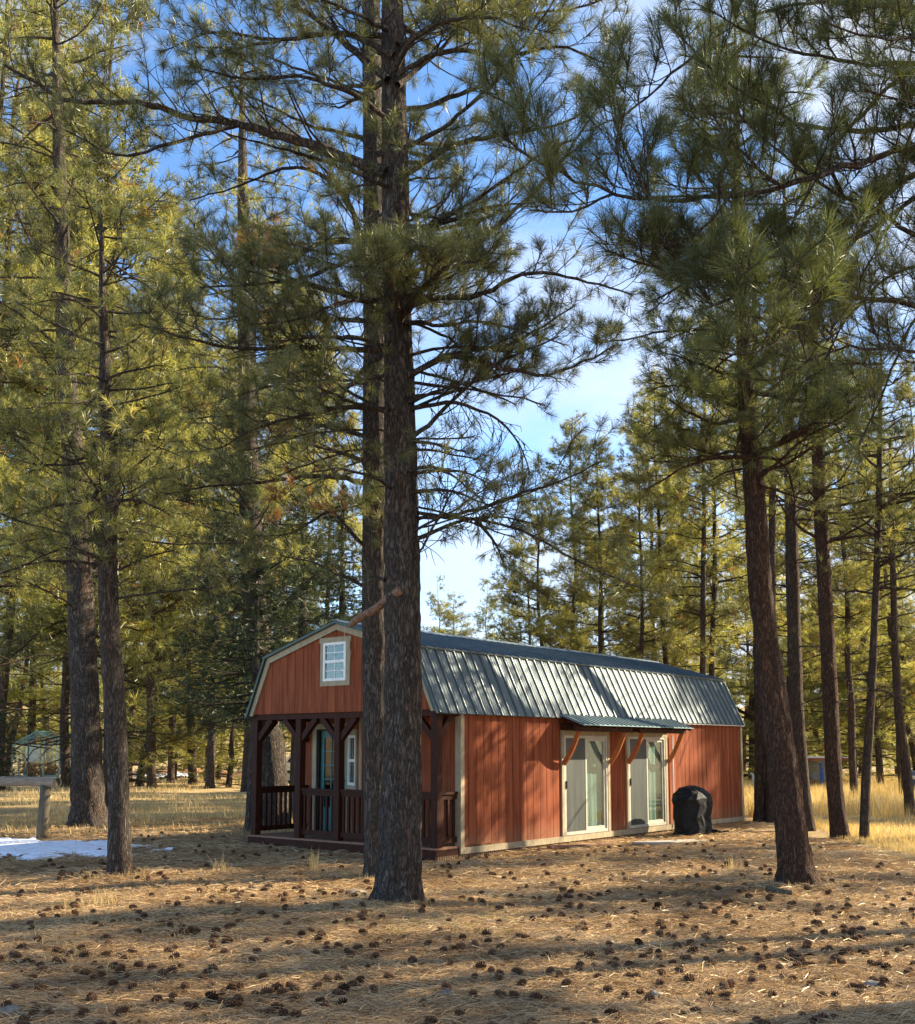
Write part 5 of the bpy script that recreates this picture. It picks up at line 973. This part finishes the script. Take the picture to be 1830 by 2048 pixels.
# ------------------------------------------------------------------ grass, litter, cones
def blades(P, H, W, lean, rs, seg=2):
    n = len(P); a = rs.uniform(0, 6.283, n); D = np.stack([np.cos(a), np.sin(a), np.zeros(n)], 1); S = np.stack([-np.sin(a), np.cos(a), np.zeros(n)], 1)*(W/2)[:, None]
    up = np.array([0, 0, 1.]); M1 = P+up*(H*.55)[:, None]+D*(H*lean*.3)[:, None]; E = P+up*(H*(1-.25*lean))[:, None]+D*(H*lean)[:, None]
    V = np.stack([P-S, P+S, M1+S*.7, M1-S*.7, E], 1).reshape(-1, 3); b = np.arange(n)[:, None]*5
    return V, [b+np.array([[0, 1, 2, 3]]), b+np.array([[3, 2, 4]])]
rs = np.random.RandomState(9)
def inview(n, d0, d1, marg=60, x0=0, x1=1830, pw=1.0):
    d = (d0**(1-pw)+(d1**(1-pw)-d0**(1-pw))*rs.rand(n))**(1/(1-pw)) if pw != 1 else d0*(d1/d0)**rs.rand(n)
    px = rs.uniform(x0-marg, x1+marg, n); return (px-PPX)/FPX*d, d
def cabin_out(x, y, pad=.1):
    lx = (x-ORG[0])*math.cos(HA)+(y-ORG[1])*math.sin(HA); ly = -(x-ORG[0])*math.sin(HA)+(y-ORG[1])*math.cos(HA)
    return ~((lx > -pad) & (lx < LEN+pad) & (ly > -pad) & (ly < WID+pad))
# fallen needles: curved slivers lying almost flat
def litter(n, d0, d1, ln, w, name, label):
    x, y = inview(n, d0, d1); k = cabin_out(x, y); nz_ = vnoise(np.stack([x*.8, y*.8, x*0], 1), 13); k &= ~((x > 6.8-(nz_*.8)) & (y > 15.5)); x, y = x[k], y[k]; n = len(x); a = rs.normal(0, .75, n)+rs.choice((0, math.pi), n)
    cl = vnoise(np.stack([x*1.3, y*2.2, x*0+9], 1), 14); z = gh(x, y)+rs.uniform(.002, .03, n)+np.clip(cl, 0, 1)*.02
    L_ = ln*rs.uniform(.5, 1.15, n); D = np.stack([np.cos(a), np.sin(a), rs.normal(0, .16, n)], 1); D2 = np.stack([np.cos(a+rs.normal(0, .5, n)), np.sin(a+rs.normal(0, .5, n)), rs.normal(0, .2, n)], 1)
    W_ = w*(y/d0)**.75*rs.uniform(.7, 1.2, n); S = np.stack([-np.sin(a), np.cos(a), rs.normal(0, .5, n)], 1); S = S*(W_/2)[:, None]; P = np.stack([x, y, z], 1); M1 = P+D*(L_/2)[:, None]; E = M1+D2*(L_/2)[:, None]
    V = np.stack([P-S, P+S, M1+S, M1-S, E-S*.5, E+S*.5], 1).reshape(-1, 3); V[:, 2] = np.maximum(V[:, 2], .001+gh(V[:, 0], V[:, 1])); b = np.arange(n)[:, None]*6
    o = mesh_np(name, V, [b+np.array([[0, 1, 2, 3]]), b+np.array([[3, 2, 5, 4]])], MATS['litter']); tag(o, label, 'needle litter', kind='stuff')
litter(150000, 6.0, 12.5, .15, .0032, 'needle_litter', 'straw-coloured fallen pine needles covering the foreground')
litter(90000, 12.5, 27, .20, .0065, 'needle_litter', 'fallen pine needles round the cabin')
x, y = inview(9000, 6.3, 17); k = cabin_out(x, y); x, y = x[k], y[k]; n = len(x); a = rs.uniform(0, 6.28, n); S1 = np.stack([np.cos(a), np.sin(a), rs.normal(0, .3, n)], 1)*(rs.uniform(.006, .026, n))[:, None]; S2 = np.stack([-np.sin(a), np.cos(a), rs.normal(0, .3, n)], 1)*(rs.uniform(.004, .012, n))[:, None]
P = np.stack([x, y, gh(x, y)+.022], 1); V = np.stack([P-S1, P-S2, P+S1, P+S2], 1).reshape(-1, 3); tag(mesh_np('bark_flakes', V, [np.arange(n*4).reshape(-1, 4)], MATS['twig']), 'dark bark flakes and twig bits among the fallen needles', 'bark flakes', kind='stuff')
x, y = inview(900, 6.3, 16); k = cabin_out(x, y); x, y = x[k], y[k]; n = len(x); a = rs.uniform(0, 6.28, n); S1 = np.stack([np.cos(a), np.sin(a), rs.normal(0, .1, n)], 1)*(rs.uniform(.03, .12, n))[:, None]; S2 = np.stack([-np.sin(a), np.cos(a), rs.normal(0, .3, n)], 1)*(rs.uniform(.003, .006, n))[:, None]
P = np.stack([x, y, gh(x, y)+.03], 1); V = np.stack([P-S1-S2, P-S1+S2, P+S1+S2, P+S1-S2], 1).reshape(-1, 3); tag(mesh_np('fallen_twigs', V, [np.arange(n*4).reshape(-1, 4)], MATS['log_end']), 'short dark fallen twigs strewn through the foreground litter', 'twigs', kind='stuff')
n = 420; a = rs.uniform(0, 6.28, n); rr_ = np.sqrt(rs.rand(n)); x = -8.25+3.0*rr_*np.cos(a); y = 18.5+1.7*rr_*np.sin(a); a = rs.uniform(0, 6.28, n); S1 = np.stack([np.cos(a), np.sin(a), a*0], 1)*.05; S2 = np.stack([-np.sin(a), np.cos(a), a*0], 1)*.004
P = np.stack([x, y, gh(x, y)+.066], 1); V = np.stack([P-S1-S2, P-S1+S2, P+S1+S2, P+S1-S2], 1).reshape(-1, 3); tag(mesh_np('snow_litter', V, [np.arange(n*4).reshape(-1, 4)], MATS['litter']), 'brown pine needles dropped on the near snow patch', 'needle litter', kind='stuff')
def tufts(cent, per, H, W, spread, rs, lean=.5):
    c = np.repeat(np.array(cent), per, 0); n = len(c); off = rs.normal(0, spread, (n, 2)); x = c[:, 0]+off[:, 0]; y = c[:, 1]+off[:, 1]; z = gh(x, y); return blades(np.stack([x, y, z], 1), H*rs.uniform(.45, 1.1, n), W*np.ones(n), lean*rs.uniform(.1, 1.2, n), rs)
# meadow, left and right
x, y = inview(42000, 21, 75, x0=-60, x1=760, pw=1.6); nzv = vnoise(np.stack([x*.5, y*.35, x*0], 1), 15); k = cabin_out(x, y, .3) & (nzv+rs.uniform(-.5, .5, len(x)) > -.15) & (y > 20.5+nzv*3); x, y = x[k], y[k]
V, F = blades(np.stack([x, y, gh(x, y)], 1), rs.uniform(.07, .24, len(x))*(1+.4*nzv[k]), .007*(y/20)*np.ones(len(x)), rs.uniform(.2, 1.0, len(x)), rs); tag(mesh_np('dry_grass', V, F, MATS['dry_grass']), 'short dry meadow grass left of the cabin', 'grass', kind='stuff')
x, y = inview(70000, 17.5, 70, x0=1470, x1=1900, pw=1.3); nzv = vnoise(np.stack([x*.45, y*.3, x*0], 1), 16); k = cabin_out(x, y, .3) & (x > 7.0+nzv*.6) & (nzv+rs.uniform(-.6, .6, len(x)) > -.3); x, y, nzv = x[k], y[k], nzv[k]
hh = np.where(y > 27, .50, .12)*(1+.5*nzv)*rs.uniform(.5, 1.1, len(x)); V, F = blades(np.stack([x, y, gh(x, y)], 1), hh, .008*(y/20)*np.ones(len(x)), rs.uniform(.1, .6, len(x)), rs); tag(mesh_np('golden_grass', V, F, MATS['gold_grass']), 'tall golden grass among the trunks on the right', 'grass', kind='stuff')
# sparse wisps and a little green in the foreground
x, y = inview(420, 8, 17, pw=1.2); k = cabin_out(x, y, .2) & (vnoise(np.stack([x*.7, y*.7, x*0], 1), 17) > .0); bx_, by_ = [], []
for (q1, q2) in ((-.65, 11.75), (-1.05, 14.3), (-4.4, 14.1), (4.13, 13.1)):
    for _ in range(26): a_ = rs.uniform(0, 6.28); bx_.append(q1+math.cos(a_)*rs.uniform(.27, .5)); by_.append(q2+math.sin(a_)*rs.uniform(.27, .5))
V, F = tufts(np.stack([np.concatenate([x[k], bx_]), np.concatenate([y[k], by_])], 1), 6, .11, .0045, .05, rs, .9); tag(mesh_np('dry_grass', V, F, MATS['dry_grass']), 'sparse dry grass wisps standing in the needle litter', 'grass', kind='stuff')
C = []
for (px, py, s_, k_) in ((880, 1855, .38, 26), (150, 1808, .15, 10), (850, 1835, .3, 12), (440, 1830, .5, 14), (1000, 1835, .3, 10), (640, 1840, .5, 12)):
    d = FPX*EYE/(py-1500); 
    for _ in range(k_): q = at(px, py, d); C.append((q[0]+rs.normal(0, s_), q[1]+rs.normal(0, s_*.8)))
V, F = tufts(C, 16, .06, .0045, .05, rs, .8); tag(mesh_np('green_grass', V, F, MATS['green_grass']), 'thin green grass patch below the big front pine', 'grass', kind='stuff')
def clump(px, py, d, H, n_, label, mt='dry_grass', sp_=.05, lean=.35):
    q = at(px, py, d); V, F = tufts([(q[0], q[1])], n_, H, .006, sp_, rs, lean); b = np.array([q[0], q[1], gz(q[0], q[1])]); o = mesh_np('grass_clump', V-b, F, MATS[mt]); o.location = tuple(b); tag(o, label, 'grass clump')
clump(625, 1741, 15.0, .38, 60, 'pale upright dry grass clump in front of the porch', lean=.3)
clump(190, 1812, 11.7, .22, 90, 'wide straw-coloured grass clump left foreground', sp_=.13, lean=.8)
clump(440, 1742, 14.8, .24, 26, 'small dry grass clump between slim pine and porch')
clump(1465, 1738, 15.1, .26, 26, 'short dry grass clump left of the leaning pine foot'); clump(1185, 1722, 16.2, .2, 22, 'dry grass clump before the first glass door')
clump(1765, 1590, 36, 1.0, 200, 'tall orange-gold grass clump behind the thin dark pine', 'gold_grass', .3, .3); clump(1810, 1640, 26, .5, 160, 'green-gold grass clump at the foot of the slender pine', 'gold_grass', .3, .5)
# pine cones
def cone_mesh(seed, L_, R_, openk):
    r = np.random.RandomState(seed); V = []; F = []; n = 54
    for i in range(n):
        t_ = (i+.5)/n; a = i*2.39996; z = (t_-.5)*L_; env = R_*(math.sin(math.pi*(t_**.75*.86+.10)))**.8; d = np.array([math.cos(a), math.sin(a), 0]); s_ = np.array([-math.sin(a), math.cos(a), 0]); up = np.array([0, 0, 1.]); tilt = openk*(1.1-t_)
        c = np.array([0, 0, z]); b0 = c+d*env*.2; tip = c+d*env+up*(env*(.55-tilt)+r.normal(0, .001)); w = R_*.36; b = len(V)
        mid = (b0+tip)/2+up*.002; th = up*.0045
        V += [b0-s_*w*.3, b0+s_*w*.3, mid+s_*w*.6, tip+s_*w*.22, tip-s_*w*.22, mid-s_*w*.6, mid+th-s_*0, tip-th*1.2]
        F += [(b, b+1, b+2, b+6), (b, b+6, b+5, b), (b+6, b+2, b+3), (b+6, b+3, b+4), (b+6, b+4, b+5), (b+5, b+4, b+7), (b+2, b+7, b+3), (b+4, b+3, b+7), (b, b+5, b+7), (b, b+7, b+1), (b+1, b+7, b+2)]
    n0 = len(V); k = 10
    for j in range(6):
        t_ = j/5; z = (t_-.5)*L_*.95; rr_ = R_*.45*math.sin(math.pi*(t_*.8+.12))
        V += [np.array([rr_*math.cos(a*2*math.pi/k), rr_*math.sin(a*2*math.pi/k), z]) for a in range(k)]
    for j in range(5):
        for a in range(k): F.append((n0+j*k+a, n0+j*k+(a+1) % k, n0+(j+1)*k+(a+1) % k, n0+(j+1)*k+a))
    F = [tuple(dict.fromkeys(f)) for f in F]; me = bpy.data.meshes.new('pine_cone'); me.from_pydata([tuple(v) for v in V], [], F); me.materials.append(MATS['cone_scale']); me.update(); return me
CM = [cone_mesh(1, .085, .040, .5), cone_mesh(2, .075, .038, .8), cone_mesh(3, .095, .042, .3), cone_mesh(4, .065, .036, .6)]
rc = random.Random(21); pts = []
def cz_(px, py): d = FPX*EYE/(py-1500)*1.0; q = at(px, py, d); return q[0], q[1]
# clusters and rows seen in the photograph: (px, py, count, spread in m)
for (px, py, k, s_) in ((370, 1988, 9, .12), (420, 1985, 8, .10), (230, 1945, 6, .12), (240, 1905, 6, .12), (160, 1910, 5, .1), (650, 1965, 7, .14), (30, 1935, 5, .15), (30, 1985, 6, .2), (120, 1838, 4, .2), (60, 2020, 3, .1), (120, 2022, 3, .08), (200, 1985, 3, .08), (150, 1940, 5, .12),
                        (105, 2045, 4, .1), (560, 1975, 4, .12), (370, 1868, 4, .12), (430, 1865, 4, .15), (265, 1845, 4, .15), (610, 1875, 4, .15), (730, 1880, 5, .15), (850, 1890, 5, .15), (700, 1835, 4, .2), (540, 1780, 4, .2), (590, 1790, 3, .2), (570, 1950, 3, .08), (520, 1965, 3, .06), (720, 1975, 3, .1), (780, 1960, 3, .1), (580, 2010, 3, .15),
                        (1000, 1925, 6, .18), (980, 1888, 5, .15), (1060, 1850, 6, .2), (1120, 1845, 4, .2), (1170, 1922, 7, .14), (1210, 1920, 7, .14), (1250, 1925, 4, .1), (1340, 1875, 7, .18), (1425, 1880, 8, .2), (1440, 1895, 5, .12), (1325, 1890, 4, .12), (1310, 1780, 6, .35), (1250, 1775, 4, .3), (1190, 1810, 6, .25), (1400, 1745, 8, .5),
                        (1440, 1740, 6, .4), (1700, 1900, 6, .2), (1740, 1898, 6, .2), (1680, 1825, 6, .3), (1720, 1830, 6, .3), (1760, 1822, 5, .25), (1640, 1850, 5, .2), (1560, 1815, 4, .25), (1590, 1900, 4, .1), (1500, 1990, 4, .1), (1450, 1990, 3, .1), (1560, 2030, 7, .12), (1660, 2025, 5, .12), (1640, 2035, 5, .1), (1370, 2030, 3, .1), (1180, 2010, 4, .06), (1200, 2025, 3, .1),
                        (1750, 1955, 6, .12), (1700, 1965, 4, .12), (1290, 1890, 4, .2), (1550, 1930, 3, .1), (1800, 1855, 5, .25), (1800, 1900, 4, .2), (1820, 2025, 3, .15), (1010, 1975, 3, .2), (280, 1670, 3, .3), (350, 1735, 3, .4), (1340, 1995, 2, .05), (1385, 1982, 1, .05), (1500, 2050, 4, .1), (950, 2030, 3, .1), (1100, 2040, 3, .15)):
    if k > 5: k = k-1
    x, y = cz_(px, min(py, 2046))
    for _ in range(k): pts.append((x+rc.gauss(0, s_*2.1), y+rc.gauss(0, s_*1.5)))
rc.shuffle(pts); pts = pts[:290]; print('CONES', len(pts))
for i, (x, y) in enumerate(pts):
    o = bpy.data.objects.new('pine_cone', CM[rc.randrange(4)]); COL.objects.link(o); s_ = rc.uniform(.60, 1.05); o.scale = (s_,)*3; o.location = (x, y, gz(x, y)+.036*s_); o.rotation_euler = (rc.uniform(.9, 2.0), rc.uniform(-.4, .4), rc.uniform(0, 6.28))
    tag(o, 'open dark brown pine cone lying on the needle litter', 'pine cone', 'pine cones scattered over the needle litter')
# the remaining scattered cones, too many to count one by one
x, y = inview(620, 7.5, 21, pw=1.3); k = cabin_out(x, y, .2) & ~((x > 6.3) & (y > 15)); x, y = x[k], y[k]; V = []; F3 = []; F4 = []; nv_ = 0
v0 = np.array([v.co[:] for v in CM[1].vertices]); f0 = [tuple(p.vertices) for p in CM[1].polygons]; f3 = np.array([f for f in f0 if len(f) == 3]); f4 = np.array([f for f in f0 if len(f) == 4])
for a, b in zip(x, y):
    M_ = np.array(Matrix.Rotation(rc.uniform(0, 6.28), 3, 'Z') @ Matrix.Rotation(rc.uniform(.9, 2), 3, 'X')); V.append(v0 @ M_.T*rc.uniform(.75, 1.05)+np.array([a, b, gz(a, b)+.034])); F3.append(f3+nv_); F4.append(f4+nv_); nv_ += len(v0)
tag(mesh_np('cone_scatter', np.concatenate(V), [np.concatenate(F3), np.concatenate(F4)], MATS['cone_scale']), 'more pine cones strewn thinly over the ground', 'pine cones', kind='stuff')
print('OBJECTS', len(bpy.data.objects))
